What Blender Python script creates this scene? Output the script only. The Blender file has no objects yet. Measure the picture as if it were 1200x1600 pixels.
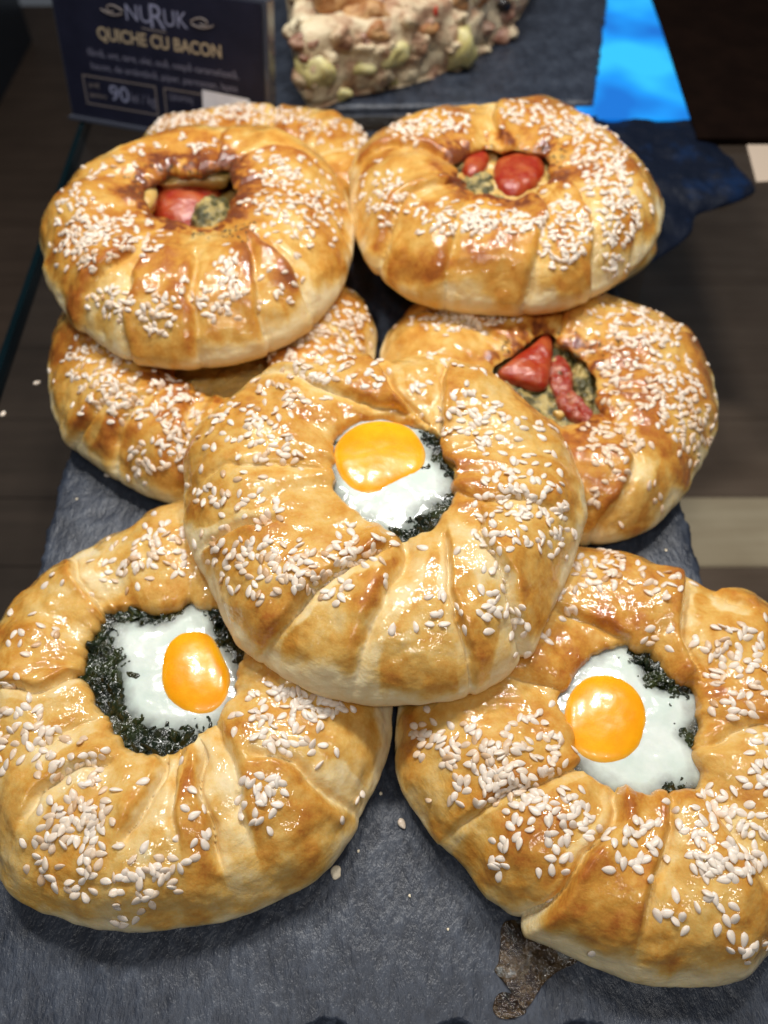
import bpy, bmesh, math, random
import numpy as np
from mathutils import Vector, Matrix
from mathutils.bvhtree import BVHTree

# ------------------------------------------------------------------ scene, camera, light
scene = bpy.context.scene
COL = scene.collection
PITCH = math.radians(54.2)
CAM_H = 26.5                       # cm above the slate
FPX = 1300.0                       # focal length in photo pixels (1200 x 1600)

cam_d = bpy.data.cameras.new('camera')
cam_d.sensor_fit = 'VERTICAL'
cam_d.sensor_height = 24.0
cam_d.lens = 24.0 * FPX / 1600.0
cam_d.clip_start = 0.01
cam_d.clip_end = 50
cam = bpy.data.objects.new('camera', cam_d)
cam.location = (0, 0, CAM_H / 100)
cam.rotation_euler = (math.pi / 2 - PITCH, 0, 0)
cam_d.dof.use_dof = True
cam_d.dof.focus_distance = 0.232
cam_d.dof.aperture_fstop = 7.2
COL.objects.link(cam)
scene.camera = cam

world = bpy.data.worlds.new('World')
scene.world = world
world.use_nodes = True
world.node_tree.nodes['Background'].inputs[0].default_value = (0.80, 0.88, 1.0, 1)
world.node_tree.nodes['Background'].inputs[1].default_value = 0.085


def area(name, loc, target, sx, sy, power, col=(1, 0.97, 0.92)):
    l = bpy.data.lights.new(name, 'AREA')
    l.shape = 'RECTANGLE'
    l.size, l.size_y = sx, sy
    l.energy = power
    l.color = col
    o = bpy.data.objects.new(name, l)
    o.location = loc
    d = Vector(target) - Vector(loc)
    o.rotation_euler = d.to_track_quat('-Z', 'Y').to_euler()
    COL.objects.link(o)
    return o


for lx in (-0.205, 0.0, 0.205):
    area('case_spot_light', (lx, 0.43, 0.62), (lx * 0.4, 0.20, 0.0), 0.07, 0.05, 1.8, (1, 0.975, 0.93))
for lx in (-0.22, 0.04, 0.28):
    area('ceiling_spot_light', (lx, -0.22, 0.85), (lx * 0.3, 0.18, 0), 0.075, 0.075, 0.85, (1, 0.97, 0.93))

scene.view_settings.view_transform = 'Standard'
scene.view_settings.look = 'None'
scene.view_settings.gamma = 1
scene.view_settings.exposure = 0
scene.view_settings.use_curve_mapping = False
scene.render.engine = 'CYCLES'
scene.cycles.use_denoising = True
scene.cycles.max_bounces = 8
scene.cycles.transparent_max_bounces = 12
scene.cycles.caustics_reflective = False
scene.cycles.caustics_refractive = False
scene.cycles.sample_clamp_indirect = 4

# ------------------------------------------------------------------ helpers
rng = np.random.default_rng(7)
random.seed(7)
CAMP = np.array([0, 0, CAM_H])
FW = np.array([0, math.cos(PITCH), -math.sin(PITCH)])
UP = np.array([0, math.sin(PITCH), math.cos(PITCH)])
RT = np.array([1.0, 0, 0])


def ray(px, py):
    return FW * FPX + RT * (px - 600) + UP * (800 - py)


def at(px, py, z=0.0):
    """point (cm) at height z seen at a place in the photograph"""
    d = ray(px, py)
    t = (z - CAMP[2]) / d[2]
    return CAMP + d * t


_perm = np.random.default_rng(3).permutation(512)
_perm = np.concatenate([_perm, _perm, _perm])
_grad = np.random.default_rng(4).normal(size=(512, 3))
_grad /= np.linalg.norm(_grad, axis=1)[:, None]


def pn(x, y, z):
    x, y, z = np.broadcast_arrays(np.asarray(x, float), np.asarray(y, float), np.asarray(z, float))
    xi, yi, zi = np.floor(x).astype(int), np.floor(y).astype(int), np.floor(z).astype(int)
    xf, yf, zf = x - xi, y - yi, z - zi
    u, v, w = [f * f * f * (f * (f * 6 - 15) + 10) for f in (xf, yf, zf)]
    out = 0
    for dx in (0, 1):
        for dy in (0, 1):
            for dz in (0, 1):
                h = _perm[(_perm[(_perm[(xi + dx) & 511] + yi + dy) & 511] + zi + dz) & 511]
                g = _grad[h]
                n = g[..., 0] * (xf - dx) + g[..., 1] * (yf - dy) + g[..., 2] * (zf - dz)
                out = out + n * (u if dx else 1 - u) * (v if dy else 1 - v) * (w if dz else 1 - w)
    return out * 1.6


def fbm(x, y, z, o=3):
    s, a = 0, 1.0
    for i in range(o):
        s = s + a * pn(x * 2 ** i + 17 * i, y * 2 ** i, z * 2 ** i)
        a *= 0.5
    return s


def sst(a, b, x):
    t = np.clip((x - a) / (b - a), 0, 1)
    return t * t * (3 - 2 * t)


def smooth_poly(pts, n=360):
    """closed Catmull-Rom through the points"""
    P = np.array(pts, float)
    m = len(P)
    out = []
    k = max(4, n // m)
    for i in range(m):
        p0, p1, p2, p3 = P[(i - 1) % m], P[i], P[(i + 1) % m], P[(i + 2) % m]
        for t in np.linspace(0, 1, k, endpoint=False):
            out.append(0.5 * ((2 * p1) + (-p0 + p2) * t + (2 * p0 - 5 * p1 + 4 * p2 - p3) * t * t + (-p0 + 3 * p1 - 3 * p2 + p3) * t ** 3))
    return np.array(out)


def centroid(P):
    x, y = P[:, 0], P[:, 1]
    x1, y1 = np.roll(x, -1), np.roll(y, -1)
    c = x * y1 - x1 * y
    A = c.sum() / 2
    return np.array([((x + x1) * c).sum() / (6 * A), ((y + y1) * c).sum() / (6 * A)])


def radial(P, c, th):
    """radius of closed polyline P about c at the angles th"""
    a = np.arctan2(P[:, 1] - c[1], P[:, 0] - c[0])
    r = np.hypot(P[:, 0] - c[0], P[:, 1] - c[1])
    i = np.argsort(a)
    a, r = a[i], r[i]
    a = np.concatenate([a - 2 * np.pi, a, a + 2 * np.pi])
    r = np.concatenate([r, r, r])
    t = (th + np.pi) % (2 * np.pi) - np.pi
    return np.interp(t, a, r)


def mesh_np(name, V, F, mat=None, smooth=True):
    """V in cm"""
    me = bpy.data.meshes.new(name)
    V = np.asarray(V, np.float64) * 0.01
    me.from_pydata(V.tolist(), [], F if isinstance(F, list) else F.tolist())
    if smooth:
        me.polygons.foreach_set('use_smooth', [True] * len(me.polygons))
    if mat:
        me.materials.append(mat)
    me.update()
    return me


def link(name, me, parent=None):
    o = bpy.data.objects.new(name, me)
    COL.objects.link(o)
    if parent:
        o.parent = parent
    return o


def empty(name, loc_cm, rot=(0, 0, 0)):
    o = bpy.data.objects.new(name, None)
    o.empty_display_size = 0.02
    o.location = [c * 0.01 for c in loc_cm]
    o.rotation_euler = rot
    COL.objects.link(o)
    return o


def tag(o, label=None, cat=None, group=None, kind=None):
    if label: o['label'] = label
    if cat: o['category'] = cat
    if group: o['group'] = group
    if kind: o['kind'] = kind
    return o


def grid_faces(nu, nv, wrap=True):
    i = np.arange(nu if wrap else nu - 1)[:, None]
    j = np.arange(nv - 1)[None, :]
    i2 = (i + 1) % nu
    return np.stack([i * nv + j, i2 * nv + j, i2 * nv + j + 1, i * nv + j + 1], -1).reshape(-1, 4)


# ------------------------------------------------------------------ materials
def newmat(name):
    m = bpy.data.materials.new(name)
    m.use_nodes = True
    nt = m.node_tree
    return m, nt, nt.nodes['Principled BSDF']


def N(nt, t, **kw):
    n = nt.nodes.new(t)
    for k, v in kw.items():
        setattr(n, k, v)
    return n


def tex_noise(nt, scale, detail=3, rough=0.55, vec=None, dist=0):
    n = N(nt, 'ShaderNodeTexNoise')
    n.inputs['Scale'].default_value = scale
    n.inputs['Detail'].default_value = detail
    n.inputs['Roughness'].default_value = rough
    n.inputs['Distortion'].default_value = dist
    if vec is None:
        tc = N(nt, 'ShaderNodeTexCoord')
        vec = tc.outputs['Object']
    nt.links.new(vec, n.inputs['Vector'])
    return n


def ramp(nt, fac, stops):
    r = N(nt, 'ShaderNodeValToRGB')
    e = r.color_ramp.elements
    while len(e) < len(stops):
        e.new(0.5)
    for i, (p, c) in enumerate(stops):
        e[i].position = p
        e[i].color = (*c, 1) if len(c) == 3 else c
    nt.links.new(fac, r.inputs[0])
    return r


def math_n(nt, op, a, b=None, c=None):
    n = N(nt, 'ShaderNodeMath', operation=op)
    for i, v in enumerate((a, b, c)):
        if v is None: continue
        if isinstance(v, (int, float)):
            n.inputs[i].default_value = v
        else:
            nt.links.new(v, n.inputs[i])
    return n.outputs[0]


def bump(nt, h, strength, dist, normal=None):
    b = N(nt, 'ShaderNodeBump')
    b.inputs['Strength'].default_value = strength
    b.inputs['Distance'].default_value = dist
    nt.links.new(h, b.inputs['Height'])
    if normal is not None:
        nt.links.new(normal, b.inputs['Normal'])
    return b.outputs[0]


def sss(b, w, rad, scale=1.0):
    b.inputs['Subsurface Weight'].default_value = w
    b.inputs['Subsurface Radius'].default_value = rad
    b.inputs['Subsurface Scale'].default_value = scale


def mat_dough():
    m, nt, b = newmat('baked_dough')
    L = nt.links.new
    a = N(nt, 'ShaderNodeAttribute', attribute_name='bake')
    w = N(nt, 'ShaderNodeAttribute', attribute_name='wash')
    n1 = tex_noise(nt, 170, 5, 0.65)
    n2 = tex_noise(nt, 900, 3, 0.6)
    n3 = tex_noise(nt, 60, 3, 0.5)
    v = math_n(nt, 'MULTIPLY_ADD', math_n(nt, 'SUBTRACT', n1.outputs[0], 0.5), 0.44, a.outputs['Fac'])
    v = math_n(nt, 'MULTIPLY_ADD', math_n(nt, 'SUBTRACT', n2.outputs[0], 0.5), 0.26, v)
    v = math_n(nt, 'MULTIPLY_ADD', math_n(nt, 'SUBTRACT', n3.outputs[0], 0.5), 0.25, v)
    r = ramp(nt, v, [(0.0, (0.78, 0.64, 0.38)), (0.20, (0.74, 0.54, 0.24)), (0.38, (0.68, 0.41, 0.105)),
                     (0.56, (0.58, 0.27, 0.040)), (0.74, (0.41, 0.13, 0.016)), (1.0, (0.17, 0.04, 0.010))])
    L(r.outputs[0], b.inputs['Base Color'])
    rg = math_n(nt, 'MULTIPLY_ADD', w.outputs['Fac'], -0.15, 0.62)
    rg = math_n(nt, 'MULTIPLY_ADD', math_n(nt, 'SUBTRACT', n1.outputs[0], 0.5), 0.35, rg)
    L(rg, b.inputs['Roughness'])
    L(math_n(nt, 'MULTIPLY', w.outputs['Fac'], 1.0), b.inputs['Coat Weight'])
    b.inputs['Coat Roughness'].default_value = 0.05
    b.inputs['Coat IOR'].default_value = 1.5
    b.inputs['Specular IOR Level'].default_value = 0.22
    sss(b, 0.18, (0.006, 0.0028, 0.0012), 1.0)
    # flaky relief; finer wrinkles under the egg wash
    f1 = tex_noise(nt, 420, 4, 0.6, dist=0.4)
    f2 = tex_noise(nt, 1500, 3, 0.6)
    f3 = tex_noise(nt, 130, 4, 0.55, dist=0.6)
    tcl = N(nt, 'ShaderNodeTexCoord'); mpl = N(nt, 'ShaderNodeMapping')
    mpl.inputs['Scale'].default_value = (1, 1, 5)
    L(tcl.outputs['Object'], mpl.inputs['Vector'])
    f4 = tex_noise(nt, 150, 4, 0.6, mpl.outputs[0], 0.6)
    lay = math_n(nt, 'MULTIPLY', f4.outputs[0], math_n(nt, 'SUBTRACT', 1.0, w.outputs['Fac']))
    nb = bump(nt, lay, 0.3, 0.0009)
    nb = bump(nt, f3.outputs[0], 0.5, 0.0008, nb)
    nb = bump(nt, f1.outputs[0], 0.5, 0.00035, nb)
    nb = bump(nt, f2.outputs[0], 0.4, 0.00012, nb)
    L(nb, b.inputs['Normal'])
    f5 = tex_noise(nt, 360, 2, 0.5)
    cb = bump(nt, f3.outputs[0], 0.5, 0.0008)
    cb = bump(nt, f5.outputs[0], 0.9, 0.00055, cb)
    L(cb, b.inputs['Coat Normal'])
    return m


def mat_seed():
    m, nt, b = newmat('sesame_hull')
    oi = N(nt, 'ShaderNodeObjectInfo')
    r = ramp(nt, oi.outputs['Random'], [(0, (0.70, 0.52, 0.36)), (0.2, (0.80, 0.67, 0.54)), (0.75, (0.86, 0.76, 0.66)), (0.93, (0.76, 0.56, 0.38)), (1, (0.55, 0.33, 0.16))])
    n = tex_noise(nt, 900, 2)
    mx = N(nt, 'ShaderNodeMix', data_type='RGBA', blend_type='MULTIPLY')
    mx.inputs[0].default_value = 0.25
    nt.links.new(r.outputs[0], mx.inputs[6])
    r2 = ramp(nt, n.outputs[0], [(0.3, (0.75, 0.66, 0.55)), (0.7, (1, 1, 1))])
    nt.links.new(r2.outputs[0], mx.inputs[7])
    nt.links.new(mx.outputs[2], b.inputs['Base Color'])
    b.inputs['Roughness'].default_value = 0.28
    sss(b, 0.15, (0.0012, 0.0008, 0.0005))
    return m


def mat_simple(name, col, rough=0.5, spec=0.5, coat=0, ss=None, noise=None, bmp=None, metallic=0):
    m, nt, b = newmat(name)
    b.inputs['Base Color'].default_value = (*col, 1)
    b.inputs['Roughness'].default_value = rough
    b.inputs['Specular IOR Level'].default_value = spec
    b.inputs['Coat Weight'].default_value = coat
    b.inputs['Coat Roughness'].default_value = 0.08
    b.inputs['Metallic'].default_value = metallic
    if ss: sss(b, *ss)
    if noise:
        sc, c2, lo, hi = noise
        n = tex_noise(nt, sc, 4, 0.6)
        r = ramp(nt, n.outputs[0], [(lo, col), (hi, c2)])
        nt.links.new(r.outputs[0], b.inputs['Base Color'])
    if bmp:
        sc, st, di = bmp
        n = tex_noise(nt, sc, 4, 0.6)
        nb = bump(nt, n.outputs[0], st, di)
        nt.links.new(nb, b.inputs['Normal'])
        nt.links.new(nb, b.inputs['Coat Normal'])
    return m


M = {}
M['dough'] = mat_dough()
M['seed'] = mat_seed()
M['white'] = mat_simple('egg_white', (0.66, 0.75, 0.68), 0.14, 0.5, 0.8, (0.2, (0.004, 0.004, 0.003)), noise=(110, (0.78, 0.83, 0.77), 0.38, 0.66), bmp=(200, 0.3, 0.0005))
M['yolk'] = mat_simple('egg_yolk', (0.86, 0.32, 0.003), 0.28, 0.4, 0.22, (0.2, (0.005, 0.002, 0.0004)), noise=(70, (0.93, 0.44, 0.006), 0.35, 0.65), bmp=(110, 0.18, 0.0009))


def thin_edge(m, r0, r1, nscale, namp):
    """set egg white thins out to a clear film at its rim"""
    nt = m.node_tree
    b = nt.nodes['Principled BSDF']
    a = N(nt, 'ShaderNodeAttribute', attribute_name='rad')
    n = tex_noise(nt, nscale, 4, 0.6)
    v = math_n(nt, 'MULTIPLY_ADD', math_n(nt, 'SUBTRACT', n.outputs[0], 0.5), namp, a.outputs['Fac'])
    r = ramp(nt, v, [(r0, (1, 1, 1)), (r1, (0.12, 0.12, 0.12))])
    nt.links.new(r.outputs[0], b.inputs['Alpha'])


_nt = M['yolk'].node_tree
_b = _nt.nodes['Principled BSDF']
_src = _b.inputs['Base Color'].links[0].from_socket
_a = N(_nt, 'ShaderNodeAttribute', attribute_name='rad')
_n = tex_noise(_nt, 140, 3, 0.6)
_v = math_n(_nt, 'MULTIPLY_ADD', math_n(_nt, 'SUBTRACT', _n.outputs[0], 0.5), 0.16, _a.outputs['Fac'])
_f = ramp(_nt, _v, [(0.90, (0, 0, 0)), (1.0, (0.55, 0.55, 0.55))])
_m = N(_nt, 'ShaderNodeMix', data_type='RGBA')
_nt.links.new(_f.outputs[0], _m.inputs[0]); _nt.links.new(_src, _m.inputs[6]); _m.inputs[7].default_value = (0.88, 0.56, 0.16, 1)
_nt.links.new(_m.outputs[2], _b.inputs['Base Color'])
thin_edge(M['white'], 0.70, 1.02, 110, 0.45)
M['spinach'] = mat_simple('cooked_spinach', (0.006, 0.009, 0.004), 0.2, 0.5, 0.4, noise=(130, (0.050, 0.050, 0.016), 0.46, 0.70), bmp=(230, 0.8, 0.0018))
M['leaf'] = mat_simple('spinach_leaf', (0.006, 0.011, 0.004), 0.2, 0.5, 0.4, noise=(120, (0.030, 0.042, 0.012), 0.42, 0.68), bmp=(260, 0.6, 0.0010))
M['cheese'] = mat_simple('melted_cheese', (0.62, 0.36, 0.075), 0.3, 0.5, 0.35, (0.2, (0.005, 0.003, 0.001)), noise=(180, (0.66, 0.46, 0.17), 0.35, 0.65), bmp=(400, 0.5, 0.001))
M['tomato'] = mat_simple('tomato_skin', (0.33, 0.020, 0.006), 0.3, 0.5, 0.35, (0.15, (0.006, 0.001, 0.0005)), noise=(120, (0.50, 0.13, 0.035), 0.42, 0.74), bmp=(300, 0.6, 0.0010))
M['tomato_flesh'] = mat_simple('tomato_flesh', (0.30, 0.022, 0.009), 0.3, 0.5, 0.5, (0.2, (0.006, 0.001, 0.0005)), noise=(260, (0.50, 0.20, 0.10), 0.45, 0.72), bmp=(500, 0.8, 0.001))
M['herb'] = mat_simple('dried_herbs', (0.035, 0.035, 0.016), 0.7, noise=(400, (0.10, 0.085, 0.04), 0.4, 0.7))
M['herbmix'] = mat_simple('herb_and_cheese_mix', (0.07, 0.065, 0.018), 0.3, 0.5, 0.4, noise=(210, (0.50, 0.38, 0.13), 0.42, 0.60), bmp=(500, 0.9, 0.0015))
M['drip'] = mat_simple('baked_drip', (0.016, 0.012, 0.008), 0.08, 0.5, 1.0, bmp=(380, 1.0, 0.002))
_nt = M['drip'].node_tree
_r = ramp(_nt, tex_noise(_nt, 150, 4, 0.6).outputs[0], [(0.34, (0.008, 0.008, 0.008)), (0.46, (0.035, 0.018, 0.007)), (0.56, (0.075, 0.045, 0.018)), (0.70, (0.18, 0.20, 0.20))])
_nt.links.new(_r.outputs[0], _nt.nodes['Principled BSDF'].inputs['Base Color'])
M['crumb'] = mat_simple('crumb', (0.78, 0.68, 0.50), 0.7, bmp=(900, 0.5, 0.0005))


def mat_slate():
    m, nt, b = newmat('slate')
    tc = N(nt, 'ShaderNodeTexCoord')
    mp = N(nt, 'ShaderNodeMapping')
    mp.inputs['Scale'].default_value = (1.0, 0.5, 1)
    mp.inputs['Rotation'].default_value = (0, 0, math.radians(-24))
    nt.links.new(tc.outputs['Object'], mp.inputs['Vector'])
    a = tex_noise(nt, 520, 6, 0.72, mp.outputs[0])
    c = tex_noise(nt, 60, 4, 0.6)
    d = tex_noise(nt, 150, 5, 0.65, mp.outputs[0], 0.0)
    s = tex_noise(nt, 1500, 2, 0.6)
    mixv = math_n(nt, 'MULTIPLY_ADD', c.outputs[0], 0.3, math_n(nt, 'MULTIPLY_ADD', d.outputs[0], 0.35, math_n(nt, 'MULTIPLY', a.outputs[0], 0.35)))
    r = ramp(nt, mixv, [(0.36, (0.010, 0.013, 0.021)), (0.47, (0.023, 0.029, 0.044)), (0.56, (0.042, 0.052, 0.074)), (0.68, (0.085, 0.10, 0.13))])
    r2 = ramp(nt, s.outputs[0], [(0.66, (0, 0, 0)), (0.78, (1, 1, 1))])
    mx = N(nt, 'ShaderNodeMix', data_type='RGBA')
    nt.links.new(math_n(nt, 'MULTIPLY', r2.outputs[0], 0.35), mx.inputs[0])
    nt.links.new(r.outputs[0], mx.inputs[6])
    mx.inputs[7].default_value = (0.16, 0.18, 0.21, 1)
    nt.links.new(mx.outputs[2], b.inputs['Base Color'])
    b.inputs['Roughness'].default_value = 0.36
    nb = bump(nt, d.outputs[0], 0.6, 0.0020)
    nb = bump(nt, a.outputs[0], 0.6, 0.0004, nb)
    nt.links.new(nb, b.inputs['Normal'])
    return m


M['slate'] = mat_slate()


def mat_wood(name, c1, c2):
    m, nt, b = newmat(name)
    tc = N(nt, 'ShaderNodeTexCoord')
    mp = N(nt, 'ShaderNodeMapping')
    mp.inputs['Scale'].default_value = (0.08, 1, 1)
    nt.links.new(tc.outputs['Object'], mp.inputs['Vector'])
    a = tex_noise(nt, 90, 5, 0.6, mp.outputs[0], 0.5)
    c = tex_noise(nt, 18, 3, 0.5)
    v = math_n(nt, 'MULTIPLY_ADD', c.outputs[0], 0.45, math_n(nt, 'MULTIPLY', a.outputs[0], 0.55))
    r = ramp(nt, v, [(0.35, c1), (0.65, c2)])
    nt.links.new(r.outputs[0], b.inputs['Base Color'])
    b.inputs['Roughness'].default_value = 0.6
    b.inputs['Specular IOR Level'].default_value = 0.2
    return m


M['wood_dark'] = mat_wood('dark_wood', (0.038, 0.026, 0.019), (0.062, 0.043, 0.032))
M['wood_mid'] = mat_wood('brown_wood', (0.125, 0.080, 0.055), (0.185, 0.125, 0.090))
M['wood_pale'] = mat_wood('pale_wood', (0.42, 0.31, 0.20), (0.56, 0.44, 0.30))
M['wood_black'] = mat_wood('black_brown_wood', (0.008, 0.0035, 0.002), (0.015, 0.007, 0.005))


def mat_pane():
    m, nt, b = newmat('clear_glass_pane')
    nt.nodes.remove(b)
    out = nt.nodes['Material Output']
    tr = N(nt, 'ShaderNodeBsdfTransparent')
    tr.inputs[0].default_value = (0.93, 0.965, 0.96, 1)
    gl = N(nt, 'ShaderNodeBsdfGlossy')
    gl.inputs['Roughness'].default_value = 0.03
    fr = N(nt, 'ShaderNodeFresnel')
    fr.inputs[0].default_value = 1.45
    mx = N(nt, 'ShaderNodeMixShader')
    nt.links.new(fr.outputs[0], mx.inputs[0])
    nt.links.new(tr.outputs[0], mx.inputs[1])
    nt.links.new(gl.outputs[0], mx.inputs[2])
    nt.links.new(mx.outputs[0], out.inputs['Surface'])
    return m


M['pane'] = mat_pane()
M['glass_edge'] = mat_simple('ground_glass_edge', (0.0025, 0.009, 0.012), 0.12, 0.5, 0.3)
M['card'] = mat_simple('navy_card', (0.007, 0.008, 0.020), 0.5, 0.3, 0.0, noise=(60, (0.012, 0.013, 0.030), 0.35, 0.7))
M['gold'] = mat_simple('gold_print', (0.34, 0.275, 0.185), 0.5)
M['lilac'] = mat_simple('pale_blue_print', (0.21, 0.225, 0.34), 0.5)
M['greyprint'] = mat_simple('grey_print', (0.14, 0.14, 0.20), 0.5)
M['rule'] = mat_simple('brown_rule_print', (0.20, 0.17, 0.16), 0.5)
M['paper'] = mat_simple('white_sticker', (0.72, 0.73, 0.80), 0.6, noise=(80, (0.62, 0.63, 0.72), 0.4, 0.6))
M['acrylic'] = mat_simple('frosted_acrylic', (0.05, 0.055, 0.075), 0.2, 0.5, 0.3)
M['navy_reflection'] = mat_simple('dark_blue_reflection', (0.001, 0.004, 0.014), 0.6, 0.2, noise=(45, (0.002, 0.020, 0.075), 0.54, 0.80), bmp=(300, 0.6, 0.001))  # carries the colour of a dark blue reflection in the glass
M['quiche_top'] = mat_simple('browned_crust', (0.36, 0.14, 0.04), 0.45, noise=(110, (0.66, 0.40, 0.18), 0.4, 0.65), bmp=(300, 0.9, 0.002))
M['potato'] = mat_simple('potato', (0.60, 0.52, 0.20), 0.4, ss=(0.2, (0.004, 0.003, 0.001)), noise=(90, (0.68, 0.62, 0.32), 0.4, 0.6))
M['bacon'] = mat_simple('bacon', (0.26, 0.11, 0.07), 0.4, noise=(150, (0.52, 0.34, 0.24), 0.42, 0.62), bmp=(300, 0.7, 0.001))
M['pepper'] = mat_simple('red_pepper', (0.55, 0.035, 0.012), 0.3)
M['olive'] = mat_simple('black_olive', (0.012, 0.008, 0.008), 0.25)


def mat_quiche():
    m, nt, b = newmat('quiche_filling')
    a = tex_noise(nt, 130, 5, 0.65)
    c = tex_noise(nt, 55, 3, 0.5)
    v = math_n(nt, 'MULTIPLY_ADD', c.outputs[0], 0.5, math_n(nt, 'MULTIPLY', a.outputs[0], 0.5))
    r = ramp(nt, v, [(0.34, (0.22, 0.10, 0.06)), (0.43, (0.50, 0.30, 0.18)), (0.52, (0.72, 0.58, 0.38)), (0.66, (0.80, 0.70, 0.48))])
    nt.links.new(r.outputs[0], b.inputs['Base Color'])
    b.inputs['Roughness'].default_value = 0.5
    nt.links.new(bump(nt, a.outputs[0], 0.9, 0.003), b.inputs['Normal'])
    return m


M['quiche'] = mat_quiche()


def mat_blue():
    m, nt, b = newmat('glowing_blue_reflection')
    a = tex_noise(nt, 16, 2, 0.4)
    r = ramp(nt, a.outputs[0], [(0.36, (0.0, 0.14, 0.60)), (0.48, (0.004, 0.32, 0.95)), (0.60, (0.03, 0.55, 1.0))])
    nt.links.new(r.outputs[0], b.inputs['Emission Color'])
    b.inputs['Emission Strength'].default_value = 1.0  # glow imitates a blue reflection; no lamp sits here
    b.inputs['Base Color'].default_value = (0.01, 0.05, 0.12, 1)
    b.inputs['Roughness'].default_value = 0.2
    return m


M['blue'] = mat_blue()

# ------------------------------------------------------------------ the setting
def slab(name, corners, z0, z1, mat, parent=None, edge_noise=0.0, relief=0.0, nu=60, nv=90, seed=0):
    """slab with a dense top: corners in cm, counter-clockwise from near left"""
    c = [np.array(p, float)[:2] for p in corners]
    U = np.linspace(0, 1, nu)
    W = np.linspace(0, 1, nv)
    uu, ww = np.meshgrid(U, W, indexing='ij')
    P = (c[0] * ((1 - uu) * (1 - ww))[..., None] + c[1] * (uu * (1 - ww))[..., None] + c[2] * (uu * ww)[..., None] + c[3] * ((1 - uu) * ww)[..., None])
    x, y = P[..., 0].copy(), P[..., 1].copy()
    w_ = np.linalg.norm(c[1] - c[0])
    l_ = np.linalg.norm(c[3] - c[0])
    z = np.full_like(x, z1)
    if relief:
        z += relief * fbm(x * 0.5 + seed, y * 0.3, 0, 4) + relief * 0.5 * np.round(2.5 * pn(x * 0.22 + 5 + seed, y * 0.13, 1.0))* 0.4
    if edge_noise:
        de = np.minimum(np.minimum(uu, 1 - uu) * w_, np.minimum(ww, 1 - ww) * l_)
        chip = edge_noise * (0.6 + fbm(x * 1.1 + seed, y * 1.1, 3.0, 3))
        k = np.exp(-de / 0.35)
        cx, cy = P[..., 0].mean(), P[..., 1].mean()
        nx = np.where(uu < 0.5, 1, -1) * np.exp(-np.minimum(uu, 1 - uu) * w_ / 0.3)
        ny = np.where(ww < 0.5, 1, -1) * np.exp(-np.minimum(ww, 1 - ww) * l_ / 0.3)
        x += nx * chip
        y += ny * chip
        for xc, yc_, wd_, dp_ in ((-1.5, 1.45, .75, .62), (1.9, 1.45, .85, .55), (5.4, 1.4, .8, .6), (-6.5, 1.3, 1.2, .4)) if seed == 2 else ():
            q = 1 - ((x - xc + 0.15 * pn(y * 3, x * 2, 1.0)) / wd_) ** 2 - ((y - yc_ + .1 * pn(x * 4, y * 4, 2.0)) / dp_) ** 2
            z -= 0.30 * sst(0, 0.22, q)
        z -= np.clip(np.exp(-de / 0.18) * (0.12 + 0.25 * np.abs(fbm(x * 1.7, y * 1.7, 9 + seed, 2))), 0, (z1 - z0) * 0.7)
    top = np.stack([x, y, z], -1).reshape(-1, 3)
    F = grid_faces(nu, nv, False)[:, ::-1]
    F = F[:, ::-1]
    idx = lambda i, j: i * nv + j
    ring = [idx(i, 0) for i in range(nu)] + [idx(nu - 1, j) for j in range(1, nv)] + [idx(i, nv - 1) for i in range(nu - 2, -1, -1)] + [idx(0, j) for j in range(nv - 2, 0, -1)]
    rp = top[ring].copy()
    mid = rp.copy(); mid[:, 2] = (z0 + z1) / 2
    if edge_noise:
        mid[:, 0] += 0.08 * pn(rp[:, 0] * 3, rp[:, 1] * 3, 5); mid[:, 1] += 0.08 * pn(rp[:, 0] * 3, rp[:, 1] * 3, 8)
    bot = rp.copy(); bot[:, 2] = z0
    n0 = len(top); m = len(ring)
    V = np.concatenate([top, mid, bot])
    faces = F.tolist()
    for k in range(m):
        k2 = (k + 1) % m
        faces.append([ring[k], n0 + k, n0 + k2, ring[k2]])
        faces.append([n0 + k, n0 + m + k, n0 + m + k2, n0 + k2])
    faces.append([n0 + m + k for k in range(m)])
    me = mesh_np(name, V, faces, mat, smooth=bool(relief))
    return link(name, me, parent)


def box_mesh(name, x0, x1, y0, y1, z0, z1, mat, bev=0.0):
    bm = bmesh.new()
    bmesh.ops.create_cube(bm, size=1)
    for v in bm.verts:
        v.co = Vector((((x0 + x1) / 2 + v.co.x * (x1 - x0)) * .01, ((y0 + y1) / 2 + v.co.y * (y1 - y0)) * .01, ((z0 + z1) / 2 + v.co.z * (z1 - z0)) * .01))
    if bev:
        bmesh.ops.bevel(bm, geom=bm.edges[:], offset=bev * .01, segments=2, affect='EDGES')
    me = bpy.data.meshes.new(name)
    bm.to_mesh(me); bm.free()
    me.materials.append(mat)
    return me


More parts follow.
